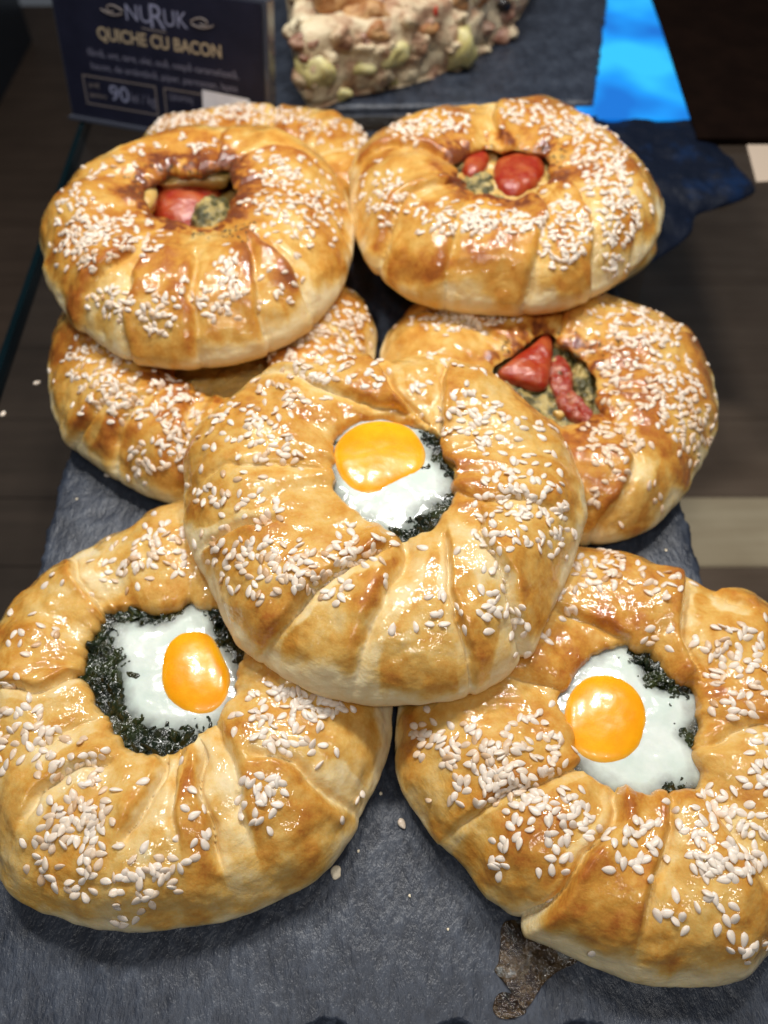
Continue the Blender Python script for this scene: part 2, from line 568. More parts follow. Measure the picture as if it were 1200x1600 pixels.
# lower shelf seen through the glass; its planks interpret blurred reflections there
FLOOR_Z = -24.0
low = link('lower_shelf', box_mesh('lower_shelf', -60, 70, -12, 120, FLOOR_Z - 3, FLOOR_Z - 1.2, M['wood_dark']))
tag(low, 'dark brown wooden lower shelf seen through the glass', kind='structure')
y_tan1 = at(1150, 776, FLOOR_Z)[1]
y_tan0 = at(1150, 885, FLOOR_Z)[1]
edges = [-12, y_tan0 - 8, y_tan0, y_tan1, y_tan1 + 8, y_tan1 + 16.5, y_tan1 + 25, y_tan1 + 34, y_tan1 + 44, y_tan1 + 56, 120]
for i in range(len(edges) - 1):
    # the pale plank only shows on the right of the slate
    mt = M['wood_dark'] if i % 2 else M['wood_mid']
    if i == 2:
        link('plank', box_mesh('plank', -60, 6, edges[i] + .03, edges[i + 1] - .03, FLOOR_Z - 1.15, FLOOR_Z - 0.1, M['wood_dark'], .1), low)
        link('plank', box_mesh('plank', 6.2, 70, edges[i] + .03, edges[i + 1] - .03, FLOOR_Z - 1.15, FLOOR_Z, M['wood_pale'], .1), low)
    else:
        xs = 1.0 + random.uniform(-4, 4)
        link('plank', box_mesh('plank', -60, xs, edges[i] + .02, edges[i + 1] - .02, FLOOR_Z - 1.15, FLOOR_Z - .12, M['wood_dark'], .03), low)
        link('plank', box_mesh('plank', xs + .05, 70, edges[i] + .02, edges[i + 1] - .02, FLOOR_Z - 1.15, FLOOR_Z - .1, M['wood_mid'], .03), low)

# glass shelf carrying the boards
SL_T = 0.65
GZ = -SL_T - 0.02
gl0 = at(0, 580, GZ); gl1 = at(143, 160, GZ)
dirv = (gl1 - gl0)[:2] / np.linalg.norm((gl1 - gl0)[:2])
gA = gl0[:2] - dirv * 40
gB = gl0[:2] + dirv * 70
shelf = empty('glass_shelf', (0, 25, GZ))
tag(shelf, 'clear glass shelf with a dark teal edge carrying the slate boards', 'glass shelf')
gc = np.array([0, 25])
me = mesh_np('pane', [[*(gA - gc), 0], [40, gA[1] - 25, 0], [40, gB[1] - 25, 0], [*(gB - gc), 0],
                      ], [[0, 1, 2, 3]], M['pane'], False)
link('pane', me, shelf)
nrm = np.array([-dirv[1], dirv[0]])
e0, e1 = gA - gc, gB - gc
V = []
for p in (e0, e1):
    V += [[*(p), 0.0], [*(p + nrm * 0.34), -0.06], [*(p + nrm * 0.34), -0.7], [*(p), -0.78], [*(p - nrm * .03), -0.4]]
me = mesh_np('polished_edge', V, [[i, (i + 1) % 5, 5 + (i + 1) % 5, 5 + i] for i in range(5)], M['glass_edge'], False)
link('polished_edge', me, shelf)

# front slate board
sl = [at(50, 900), at(1103, 900)]
dL = (at(105, 690) - at(50, 900))[:2]; dL /= np.linalg.norm(dL)
dR = (at(975, 465) - at(1103, 900))[:2]; dR /= np.linalg.norm(dR)
Y0, Y1 = at(600, 1640)[1], 47.0
corner = lambda p, d, Y: p[:2] + d * ((Y - p[1]) / d[1])
board = slab('slate_board', [corner(sl[0], dL, Y0), corner(sl[1], dR, Y0), corner(sl[1], dR, Y1), corner(sl[0], dL, Y1)], -SL_T, 0.0, M['slate'],
             edge_noise=0.16, relief=0.035, nu=300, nv=460, seed=2)
tag(board, 'dark grey slate serving board under the stacked pastries', 'slate board')

# rear slate board under the quiche
rb = [at(150, 168)[:2], at(936, 178)[:2], at(962, -40)[:2], at(260, -40)[:2]]
rb[0] = np.array([rb[1][0] - 24, rb[1][1] - 1.0]); rb[3] = rb[0] + (rb[2] - rb[1])
for q in rb: q[1] += 1.4
board2 = slab('slate_board', rb, -SL_T, 0.0, M['slate'], edge_noise=0.1, relief=0.03, nu=90, nv=90, seed=11)
tag(board2, 'dark slate board at the back under the quiche slice', 'slate board')

# ------------------------------------------------------------------ pastry builder
def blob_mesh(name, poly, z0, h, mat, power=2.2, amp=0.0, freq=1.0, seed=0.0, nu=96, nv=26, depth=0.3, under=0.85, rip=0.0):
    """low rounded lump over a closed outline (cm); domed top, closed underside"""
    P = smooth_poly(poly, 240)
    c = centroid(P)
    th = np.linspace(-np.pi, np.pi, nu, endpoint=False)
    R = radial(P, c, th)
    s = np.sin(np.linspace(0, 1, nv) * np.pi / 2)
    zz = h * (1 - s ** power) ** (1 / power)
    S = np.concatenate([s, [under, 0.02]])
    Z = np.concatenate([zz, [-depth, -depth]])
    X = c[0] + np.cos(th)[:, None] * R[:, None] * S[None]
    Y = c[1] + np.sin(th)[:, None] * R[:, None] * S[None]
    ZZ = z0 + np.broadcast_to(Z, X.shape).copy()
    if amp:
        k = np.ones(len(S)); k[-2:] = 0; k[nv - 3:nv] = 0.5
        ZZ += amp * fbm(X * freq + seed, Y * freq, seed * 1.7, 3) * k
        d = 0.5 * amp * fbm(X * freq + 30 + seed, Y * freq, seed, 2) * k * s.mean()
        X = X + np.cos(th)[:, None] * d; Y = Y + np.sin(th)[:, None] * d
    # one shared apex avoids a pinched centre
    V = np.stack([X, Y, ZZ], -1)
    V[:, 0] = V[:, 0].mean(0)
    V[:, -1] = V[:, -1].mean(0)
    me = mesh_np(name, V.reshape(-1, 3), grid_faces(nu, nv + 2), mat)
    a = me.attributes.new('rad', 'FLOAT', 'POINT')
    SS = np.broadcast_to(np.concatenate([s, [1.0, 1.0]]), (nu, nv + 2))
    a.data.foreach_set('value', SS.reshape(-1).astype(np.float32))
    return me


def polyline_dist(x, y, pts):
    """signed distance (left positive) and position 0..1 along an open polyline"""
    pts = np.array(pts, float)
    seg = np.diff(pts, axis=0)
    ln = np.hypot(seg[:, 0], seg[:, 1])
    cum = np.concatenate([[0], np.cumsum(ln)])
    best = np.full(x.shape, 1e9); sgn = np.zeros(x.shape); u = np.zeros(x.shape)
    for i in range(len(seg)):
        dx, dy = x - pts[i, 0], y - pts[i, 1]
        t = (dx * seg[i, 0] + dy * seg[i, 1]) / (ln[i] ** 2)
        tc = np.clip(t, 0, 1)
        ex, ey = dx - tc * seg[i, 0], dy - tc * seg[i, 1]
        d = np.hypot(ex, ey)
        m = d < best
        best = np.where(m, d, best)
        sgn = np.where(m, np.sign(seg[i, 0] * dy - seg[i, 1] * dx), sgn)
        u = np.where(m, (cum[i] + t * ln[i]) / cum[-1], u)
    return best * sgn, u


def curve_pts(pts, k=6):
    """open Catmull-Rom"""
    P = np.array(pts, float)
    if len(P) < 3: return P
    Q = np.concatenate([[2 * P[0] - P[1]], P, [2 * P[-1] - P[-2]]])
    out = []
    for i in range(1, len(Q) - 2):
        p0, p1, p2, p3 = Q[i - 1], Q[i], Q[i + 1], Q[i + 2]
        for t in np.linspace(0, 1, k, endpoint=False):
            out.append(0.5 * ((2 * p1) + (-p0 + p2) * t + (2 * p0 - 5 * p1 + 4 * p2 - p3) * t * t + (-p0 + 3 * p1 - 3 * p2 + p3) * t ** 3))
    out.append(P[-1])
    return np.array(out)


PROFILE = np.array([(.34, .48), (.12, .52), (.04, .62), (.0, .73), (.0, .81), (.018, .862), (.05, .895), (.14, .94), (.30, .985), (.45, 1.0), (.61, .96), (.76, .85),
                    (.88, .68), (.96, .48), (1.0, .32), (.98, .19), (.915, .07), (.80, .0), (.6, 0), (.34, 0)])
PROFILE_DEEP = np.concatenate([[(.50, .30), (.38, .42), (.20, .60), (.07, .73), (.01, .79), (.0, .835)], PROFILE[5:]])


def profile(n, pts):
    C = curve_pts(pts, 24)
    seg = np.hypot(np.diff(C[:, 0]) * 4.5, np.diff(C[:, 1]) * 3.4)
    # fewer rows on the hidden underside
    mid = (C[1:, 1] + C[:-1, 1]) / 2
    half = np.arange(len(seg)) > len(seg) * 0.82
    seg = seg * np.where(half, 0.25, 1.0)
    cum = np.concatenate([[0], np.cumsum(seg)])
    t = np.linspace(0, cum[-1], n)
    return np.interp(t, cum, C[:, 0]), np.interp(t, cum, C[:, 1])


def seed_mesh(L, W, T, bend, k):
    nu, nv = 10, 8
    V = []
    for i in range(nu):
        a = 2 * math.pi * i / nu
        for j in range(nv):
            t = j / (nv - 1)
            x = (t - 0.5) * L
            r = math.sin(math.pi * t ** 0.86) ** 0.62 if 0 < t < 1 else 0.0
            r *= (1.0 - 0.20 * t)
            V.append((x, math.cos(a) * r * W * 0.58 + bend * (t - .5) ** 2, math.sin(a) * r * T * 0.58))
    return mesh_np('sesame_seed', V, grid_faces(nu, nv)[:, ::-1], M['seed'])


SEEDS = [seed_mesh(0.39, 0.22, 0.10, 0, 0), seed_mesh(0.36, 0.225, 0.11, 0.06, 1), seed_mesh(0.41, 0.215, 0.10, -0.05, 2), seed_mesh(0.375, 0.20, 0.11, 0.03, 3)]
ALL_PASTRIES = []


class Pastry:
    def __init__(s, name, label, group, outline, hole, base, H, folds, seeds, seed, nu, nv, tilt=(0, 0), bake=0.5, lip_brown=0.0, fill=0.66, jag=0.06):
        s.H = H; s.jag = jag
        cpx = np.mean(np.array(outline, float), 0)
        c = at(cpx[0], cpx[1], base + H * 0.45)
        s.root = empty(name, (c[0], c[1], base), (math.radians(tilt[0]), math.radians(tilt[1]), 0))
        tag(s.root, label, 'pastry', group)
        Mt = Matrix.Translation((c[0], c[1], base)) @ s.root.rotation_euler.to_matrix().to_4x4()
        s.inv = np.array(Mt.inverted())
        s.mat = np.array(Mt)
        s.seed = seed
        s.fill_z = fill * H
        # outline: far side silhouette sits on the shoulder, near side below the widest line
        op = np.array(outline, float)
        yc = (op[:, 1].min() + op[:, 1].max()) / 2
        yr = (op[:, 1].max() - op[:, 1].min()) / 2
        ol = []
        for px, py in op:
            k = (yc - py) / yr
            elev = PITCH + math.atan((py - 800) / FPX)
            zf = 0.36 + (0.30 if k > 0 else 0.20) * k * math.cos(elev)
            ol.append(s.loc(px, py, zf * H)[:2])
        hp = [s.loc(px, py, 0.84 * H)[:2] for px, py in hole]
        s.hole = smooth_poly(hp, 240)
        s.out = smooth_poly(ol, 360)
        s.c = centroid(s.hole)
        s.build(folds, nu, nv, bake, lip_brown)
        s.sprinkle(seeds)
        ALL_PASTRIES.append(s)

    def loc(s, px, py, z):
        o = (s.inv @ np.append(CAMP, 1))[:3]
        d = s.inv[:3, :3] @ ray(px, py)
        return o + d * ((z - o[2]) / d[2])

    def poly(s, pts, z):
        return [s.loc(px, py, z)[:2] for px, py in pts]

    def build(s, folds, nu, nv, bake0, lip_brown):
        H, sd = s.H, s.seed * 13.37
        th = np.linspace(-np.pi, np.pi, nu, endpoint=False)
        Rh = radial(s.hole, s.c, th)
        Ro = radial(s.out, s.c, th)
        Rh = Rh + s.jag * (fbm(np.cos(th) * Rh * 1.1 + sd, np.sin(th) * Rh * 1.1, 2.0, 3) + 0.6 * pn(np.cos(th) * Rh * 4 + sd, np.sin(th) * Rh * 4, 5.0))
        # mild smoothing of the outer radius
        k = np.exp(-np.linspace(-2, 2, 13) ** 2); k /= k.sum()
        Ro = np.convolve(np.concatenate([Ro[-6:], Ro, Ro[:6]]), k, 'valid')
        S, Zp = profile(nv, PROFILE_DEEP if s.seed >= 4 else PROFILE)
        iv = np.arange(nv)
        i_top = int(np.argmax(Zp))
        R = Rh[:, None] + S[None] * (Ro - Rh)[:, None]
        X = s.c[0] + np.cos(th)[:, None] * R
        Y = s.c[1] + np.sin(th)[:, None] * R
        width = (Ro - Rh)
        hs = np.clip(0.80 + 0.20 * width / 3.2, 0.82, 1.06)          # narrow rims are lower
        hs = np.convolve(np.concatenate([hs[-15:], hs, hs[:15]]), np.ones(31) / 31, 'valid')
        Z = Zp[None] * H * hs[:, None]
        V = np.stack([X, Y, Z], -1)
        du = np.roll(V, -1, 0) - np.roll(V, 1, 0)
        dv = np.gradient(V, axis=1)
        n = np.cross(du, dv)
        n /= np.linalg.norm(n, axis=-1, keepdims=True) + 1e-9
        if n[0, i_top, 2] < 0: n = -n
        # weights along the profile
        outer = iv > i_top
        wt = np.where(outer, sst(0.0, 0.45, Zp) * 0.85 + 0.15 * sst(0.0, .1, Zp), sst(0.45, 0.85, Zp) * 0.85 + 0.15)
        wt[outer & (Zp < 0.02)] = 0
        cs, sn = np.cos(th)[:, None], np.sin(th)[:, None]
        # broad soft lobes between pleats, long in the radial direction
        D = 0.24 * pn(cs * 2.4 + sd, sn * 2.4, R * 0.16 + sd) + 0.08 * pn(cs * 5 + sd, sn * 5 + 9, R * 0.3)
        D = D + 0.10 * fbm(X * 0.55 + sd, Y * 0.55, Z * 0.55, 2) + 0.05 * fbm(X * 1.5 + sd, Y * 1.5, Z * 1.5 + 3, 2) + 0.009 * fbm(X * 6 + sd, Y * 6, Z * 6, 2)
        pale = np.zeros_like(X); brown = np.zeros_like(X)
        for f in folds:
            pts = [s.loc(px, py, 0.82 * H)[:2] for px, py in f['p']]
            pts = curve_pts(pts)
            d, u = polyline_dist(X, Y, pts)
            side = f.get('side', 1)
            ds = d * side
            jit = 0.22 * pn(X * 0.8 + sd, Y * 0.8, 4.4) + 0.05 * pn(X * 2.6 + sd, Y * 2.6, 4.4)
            ds = ds + jit * sst(0.0, 0.3, u)
            ta = f.get('ta', 0.28)
            env = sst(-0.12, ta, u) * (1 - sst(0.9, 1.14, u))
            dep, wd, h, Lw, pw = f.get('dep', .15) * (1.0 if s.seed >= 4 else 1.35), f.get('wd', .13) * 0.9, f.get('h', .17) * (1.1 if s.seed >= 4 else 1.45), f.get('L', .8), f.get('pw', .28)
            pa = f.get('pale', 0.8) * (0.55 if s.seed >= 4 else 0.8) * np.clip(0.75 + 0.7 * pn(X * 0.9 + sd, Y * 0.9, 12.0), 0.2, 1)
            D += env * (-dep * np.exp(-(ds / wd) ** 2)
                        + np.where(ds > 0, h * np.exp(-np.abs(ds) / Lw) * (1 - np.exp(-np.abs(ds) / 0.07)), -0.45 * h * np.exp(-np.abs(ds) / (0.8 * Lw))))
            penv = sst(-0.25, 0.1, u) * (1 - sst(0.85, 1.1, u))
            pj = pw * (1 + 0.5 * pn(X * 1.2 + sd, Y * 1.2, 7.0))
            pale = np.maximum(pale, pa * penv * (1 - sst(0.8, 1.12, np.abs(ds + 0.75 * pj + 0.10 * pn(X * 2.6 + sd, Y * 2.6, 21.0)) / (pj + 1e-6))))
            brown = np.maximum(brown, penv * np.where(ds > 0, np.exp(-((ds - 0.25) / 0.25) ** 2), 0) * f.get('br', 0.08))
        V = V + n * (D * wt[None])[..., None]
        V[..., 2] = np.maximum(V[..., 2], 0.0)
        # baked colour: unwashed dough low on the rim and inside the pleats stays pale
        zf = Z / H
        rim = np.where(outer[None], 1 - sst(0.34, 0.60, zf + 0.30 * pn(cs * 3.2 + sd, sn * 3.2 + 2, 0.3) + 0.10 * pn(X * 1.4, Y * 1.4, Z * 1.4 + sd)), 0)
        b = bake0 + (0.26 if s.seed >= 4 else 0.17) * fbm(X * 0.42 + sd, Y * 0.42, 2.2, 2) + 0.13 * fbm(X * 1.5 + sd, Y * 1.5, 5.1, 3) + 0.25 * np.clip(D, -.3, .3) + brown
        b = b - 0.50 * pale - 0.50 * rim
        low = np.where(outer[None], 1 - sst(0.02, 0.14, zf), 0)
        b = b + 0.30 * low                                              # baked base line
        inner = np.where(~outer[None], 1 - sst(0.5, 0.80, zf), 0)
        b = b - 0.18 * inner
        lipm = np.exp(-((S[None] - 0.05) * (Ro - Rh)[:, None] / 0.75) ** 2) * np.where(~outer[None], 1, 0.2)
        b = b + lip_brown * lipm * np.clip(0.35 + 1.3 * fbm(X * 1.1 + sd, Y * 1.1, 8.8, 3) + 0.9 * fbm(X * 3.6 + sd, Y * 3.6, 2.8, 3), 0, 1.5)
        wash = np.clip(sst(-0.25, 0.15, pn(X * 0.5 + sd, Y * 0.5, 1.5) + 0.40 - 1.1 * pale - 0.9 * rim), 0, 1)
        me = mesh_np('dough', V.reshape(-1, 3), grid_faces(nu, nv)[:, ::-1], M['dough'])
        for nm, val in (('bake', b), ('wash', wash)):
            a = me.attributes.new(nm, 'FLOAT', 'POINT')
            a.data.foreach_set('value', np.clip(val, 0, 1).reshape(-1).astype(np.float32))
        # face orientation check
        if me.polygons[i_top].normal.z < 0:
            me.flip_normals()
        s.dough = link('dough', me, s.root)
        # shape for seeds
        s.V = V
        F = grid_faces(nu, nv)
        s.bvh = BVHTree.FromPolygons([Vector(v) for v in V.reshape(-1, 3).tolist()], F.tolist())

    def hit(s, px, py):
        o = (s.inv @ np.append(CAMP, 1))[:3]
        d = s.inv[:3, :3] @ ray(px, py)
        d = d / np.linalg.norm(d)
        r = s.bvh.ray_cast(Vector(o), Vector(d))
        if r[0] is None: return None
        nn = r[1]
        if nn.dot(Vector(d)) > 0: nn = -nn
        return r[0], nn

    def sprinkle(s, clusters):
        R_ = random.Random(int(s.seed * 100))
        placed = []
        for cl in clusters:
            cx, cy, rx, ry, ang, cnt = cl
            if cnt > 6: cnt = int(cnt * (1.35 if s.seed >= 4 else 1.12))
            made = tries = 0
            ca, sa = math.cos(math.radians(ang)), math.sin(math.radians(ang))
            while made < cnt and tries < cnt * 25:
                tries += 1
                r = R_.random() ** 0.55 * 1.02 if R_.random() < 0.8 else R_.uniform(0.9, 1.5)
                a = R_.random() * 2 * math.pi
                u, v = r * math.cos(a) * rx, r * math.sin(a) * ry
                h = s.hit(cx + u * ca - v * sa, cy + u * sa + v * ca)
                if h is None or h[1].z < 0.02 or h[0].z < 0.35: continue
                p, n = h
                if math.hypot(p.x - s.c[0], p.y - s.c[1]) < radial(s.hole, s.c, np.array([math.atan2(p.y - s.c[1], p.x - s.c[0])]))[0] - 0.02: continue
                dm = min(((p - q).length for q in placed), default=9)
                lift = 0.0
                if dm < 0.10: continue
                if dm < 0.22:
                    lift = 0.05 * R_.random()
                placed.append(p.copy())
                s.put_seed(p, n, lift, R_, len(placed))
                made += 1
        s.n_seeds = len(placed)

    def put_seed(s, p, n, lift, R_, k):
        q = Vector((0, 0, 1)).rotation_difference(n).to_matrix().to_4x4()
        rot = Matrix.Rotation(R_.uniform(0, 2 * math.pi), 4, 'Z') @ Matrix.Rotation(R_.gauss(0, 0.2), 4, 'Y') @ Matrix.Rotation(R_.gauss(0, 0.35), 4, 'X')
        sc = R_.uniform(0.84, 1.08)
        pos = (p + n * (0.005 + lift)) * 0.01
        mtx = Matrix.Translation(pos) @ q @ rot @ Matrix.Scale(sc, 4)
        me = SEEDS[R_.randrange(len(SEEDS))]
        if k <= 300:
            o = bpy.data.objects.new('sesame_seed', me)
            o.parent = s.root
            o.matrix_local = mtx
            COL.objects.link(o)
        else:
            if not hasattr(s, 'extra'): s.extra = []
            s.extra.append((me, mtx))

    def finish(s):
        if hasattr(s, 'extra'):
            bm = bmesh.new()
            for me, mtx in s.extra:
                k0 = len(bm.verts)
                bm.from_mesh(me)
                bm.verts.ensure_lookup_table()
                for v in bm.verts[k0:]:
                    v.co = mtx @ v.co
            m2 = bpy.data.meshes.new('scattered_sesame')
            bm.to_mesh(m2); bm.free()
            m2.polygons.foreach_set('use_smooth', [True] * len(m2.polygons))
            if not m2.materials: m2.materials.append(M['seed'])
            tag(link('scattered_sesame', m2, s.root), kind='stuff')

    # -------------------------------------------------------------- fillings
    def bed(s, name, mat, z, amp, freq, grow=1.35, dome=0.25):
        c = centroid(s.hole)
        P = c + (s.hole[::12] - c) * grow
        return link(name, blob_mesh(name, P, z - dome, dome, mat, 3.0, amp, freq, s.seed, 120, 40, depth=0.5), s.root)

    def lump(s, name, pts, z, h, mat, parent=None, **kw):
        P = s.poly(pts, z)
        if parent is None: parent = s.root
        return link(name, blob_mesh(name, P, z, h, mat, **kw), parent)

    def leaf(s, px, py, z, size, parent, ang, mat=None):
        """crumpled piece of cooked leaf"""
        p = s.loc(px, py, z)
        n = 14
        u, v = np.meshgrid(np.linspace(-1, 1, n), np.linspace(-1, 1, n), indexing='ij')
        w = np.sqrt(np.clip(1 - v ** 2, 0, 1)) * (0.8 + 0.2 * np.cos(3 * v))
        x = u * size * 0.5 * w
        y = v * size * 0.8
        q = px * 0.37 + py * 0.11
        zz = 0.20 * size * fbm(x * 2.6 / size + q, y * 2.6 / size, q, 3) * 2 - 0.20 * size * (u * w) ** 2
        ca, sa = math.cos(ang), math.sin(ang)
        X, Y = x * ca - y * sa + p[0], x * sa + y * ca + p[1]
        V = np.stack([X, Y, zz + z], -1).reshape(-1, 3)
        top = V.copy(); bot = V - np.array([0, 0, 0.05])
        nn = n * n
        F = grid_faces(n, n, False)
        Fa = np.concatenate([F, F[:, ::-1] + nn])
        return link('spinach_leaf', mesh_np('spinach_leaf', np.concatenate([top, bot]), Fa, mat or M['leaf']), parent)

    def flakes(s, spots, parent):
        """specks of dried herb lying on the dough round the hole"""
        R_ = random.Random(int(s.seed * 77) + 5)
        for cx, cy, rx, ry, cnt in spots:
            for _ in range(cnt):
                h = s.hit(cx + R_.gauss(0, rx * .5), cy + R_.gauss(0, ry * .5))
                if h is None: continue
                p, n = h
                L, W = R_.uniform(0.05, 0.14), R_.uniform(0.02, 0.05)
                a = R_.uniform(0, 6.28)
                t = Vector((math.cos(a), math.sin(a), 0)); t = (t - n * t.dot(n)).normalized(); b = n.cross(t)
                cpt = p + n * 0.02
                V = [cpt + t * L, cpt + b * W, cpt - t * L, cpt - b * W, cpt + n * 0.025, cpt - n * .02]
                F = [[0, 1, 4], [1, 2, 4], [2, 3, 4], [3, 0, 4], [1, 0, 5], [2, 1, 5], [3, 2, 5], [0, 3, 5]]
                link('herb_flake', mesh_np('herb_flake', [list(v) for v in V], F, M['herb'], False), parent)


def fold(p, side=1, **kw):
    d = dict(p=p, side=side); d.update(kw); return d


G_EGG = 'egg and spinach pastries on the slate'
G_TOM = 'tomato and cheese pastries stacked behind'

# --- egg pastry resting on top, in the middle
PC = Pastry('egg_pastry', 'sesame pastry with a fried egg, lying on top of the other pastries in the middle', G_EGG,
    [(600, 560), (680, 550), (760, 578), (845, 640), (903, 715), (916, 775), (905, 845), (880, 920), (840, 1003), (790, 1062), (720, 1092), (640, 1102), (560, 1097), (480, 1080),
     (420, 1045), (370, 1000), (335, 945), (300, 860), (285, 780), (292, 700), (325, 640), (385, 598), (455, 573), (530, 560)],
    [(520, 695), (538, 668), (580, 655), (640, 662), (680, 685), (698, 720), (708, 760), (700, 795), (665, 828), (622, 836), (575, 820), (545, 795), (525, 750)],
    2.45, 2.75,
    [fold([(305, 838), (360, 833), (432, 826)], -1, dep=.22, wd=.15, h=.14, pw=.34),
     fold([(400, 1000), (450, 965), (500, 928), (600, 862)], 1, dep=.22, wd=.16, h=.18, pw=.30, L=.9),
     fold([(545, 1060), (575, 1000), (605, 935), (633, 875), (625, 842)], 1, dep=.20, wd=.28, h=.12, pw=.42, L=.7),
     fold([(748, 1070), (728, 1003), (706, 937), (699, 850)], -1, dep=.18, wd=.10, h=.14, pw=.22),
     fold([(850, 1030), (800, 930), (762, 871), (752, 822)], -1, dep=.14, wd=.16, h=.22, pw=.55, L=.6),
     fold([(700, 575), (688, 625), (686, 690), (708, 742)], 1, dep=.14, wd=.10, h=.26, pw=.18, pale=.5, L=1.2, ta=.1),
     fold([(578, 555), (600, 590), (618, 630), (665, 668)], -1, dep=.20, wd=.13, h=.2, pw=.3, pale=.5),
     fold([(400, 575), (500, 615), (590, 640), (640, 655)], 1, dep=.12, wd=.18, h=.14, pw=.28, pale=.5),
     fold([(295, 745), (380, 735), (500, 745)], 1, dep=.10, wd=.3, h=.10, pale=.15),
     fold([(905, 800), (830, 800), (745, 790), (705, 775)], -1, dep=.08, wd=.3, h=.10, pale=.1)],
    [(395, 690, 72, 36, 14, 42), (372, 785, 70, 34, 15, 38), (425, 628, 100, 28, -22, 52), (505, 572, 55, 18, -8, 26), (415, 885, 92, 46, 8, 92), (540, 868, 42, 22, 0, 28),
     (560, 905, 45, 26, 0, 9), (740, 652, 58, 42, 10, 50), (830, 695, 55, 34, 0, 14), (815, 790, 72, 56, 10, 98), (872, 840, 18, 28, 0, 10), (765, 845, 45, 20, 0, 10),
     (690, 955, 42, 34, 0, 10), (775, 935, 30, 62, -20, 26), (592, 585, 18, 24, 0, 11), (652, 602, 20, 10, -20, 5), (720, 563, 60, 12, 12, 11), (590, 838, 62, 14, 10, 8),
     (600, 990, 40, 15, 0, 2), (510, 935, 25, 18, 0, 6), (800, 1000, 30, 40, 0, 4)],
    1.0, 640, 150, bake=0.485, fill=.79)

# --- egg pastry, near left
PL = Pastry('egg_pastry', 'egg pastry with a wide spinach-rimmed opening lying near left on the slate', G_EGG,
    [(340, 772), (285, 776), (200, 815), (140, 850), (80, 897), (15, 955), (-25, 1030), (-42, 1110), (-42, 1200), (-28, 1300), (15, 1380), (80, 1428), (160, 1450), (230, 1456), (320, 1448),
     (400, 1425), (480, 1380), (548, 1310), (592, 1220), (614, 1140), (606, 1060), (570, 960), (500, 850), (420, 790)],
    [(122, 1045), (140, 1000), (168, 962), (240, 953), (310, 945), (355, 955), (378, 1000), (372, 1045), (368, 1085), (345, 1115), (318, 1140), (300, 1168), (275, 1166), (238, 1183), (192, 1170), (168, 1125), (138, 1080)],
    0.0, 2.75,
    [fold([(40, 1290), (70, 1250), (124, 1215), (175, 1195)], 1, dep=.2, wd=.15, h=.16, pw=.34),
     fold([(195, 1330), (215, 1295), (240, 1245), (258, 1185)], 1, dep=.2, wd=.16, h=.2, pw=.42, L=.6),
     fold([(345, 1360), (331, 1310), (320, 1250), (312, 1170)], 1, dep=.2, wd=.12, h=.24, pw=.40, L=.35, ta=.2, br=.1),
     fold([(285, 1330), (280, 1260), (288, 1180)], -1, dep=.10, wd=.12, h=.18, pw=.15, L=.4, pale=.4),
     fold([(560, 1260), (500, 1240), (450, 1205), (400, 1195)], 1, dep=.2, wd=.2, h=.14, pw=.5),
     fold([(400, 1330), (385, 1270), (370, 1190), (340, 1130)], -1, dep=.12, wd=.2, h=.14, pw=.45),
     fold([(110, 870), (124, 895), (140, 930), (165, 958)], -1, dep=.12, wd=.12, h=.2, pw=.5, L=.7),
     fold([(-30, 1075), (30, 1085), (80, 1090), (128, 1055)], 1, dep=.16, wd=.13, h=.16, pw=.25, pale=.5),
     fold([(60, 1180), (110, 1150), (160, 1125)], 1, dep=.06, wd=.2, h=.06, pw=.4)],
    [(225, 868, 75, 42, -28, 58), (50, 985, 40, 28, 0, 11), (15, 1062, 16, 12, 0, 5), (35, 1145, 42, 45, 0, 36), (110, 1190, 52, 40, 10, 30), (108, 1325, 52, 60, 0, 62), (140, 1262, 32, 26, -20, 20),
     (230, 1370, 60, 38, -5, 34), (200, 1436, 20, 12, 0, 4), (450, 1135, 62, 44, 20, 52), (410, 1250, 36, 40, 10, 24), (308, 1300, 22, 52, 0, 9), (480, 1096, 62, 16, 12, 30),
     (285, 1200, 8, 8, 0, 1), (228, 1222, 8, 8, 0, 1), (180, 1240, 9, 9, 0, 1), (525, 1278, 9, 9, 0, 1), (90, 905, 30, 22, -30, 3), (560, 1245, 8, 8, 0, 2)],
    2.0, 640, 150, bake=0.43, fill=.79, jag=.14)

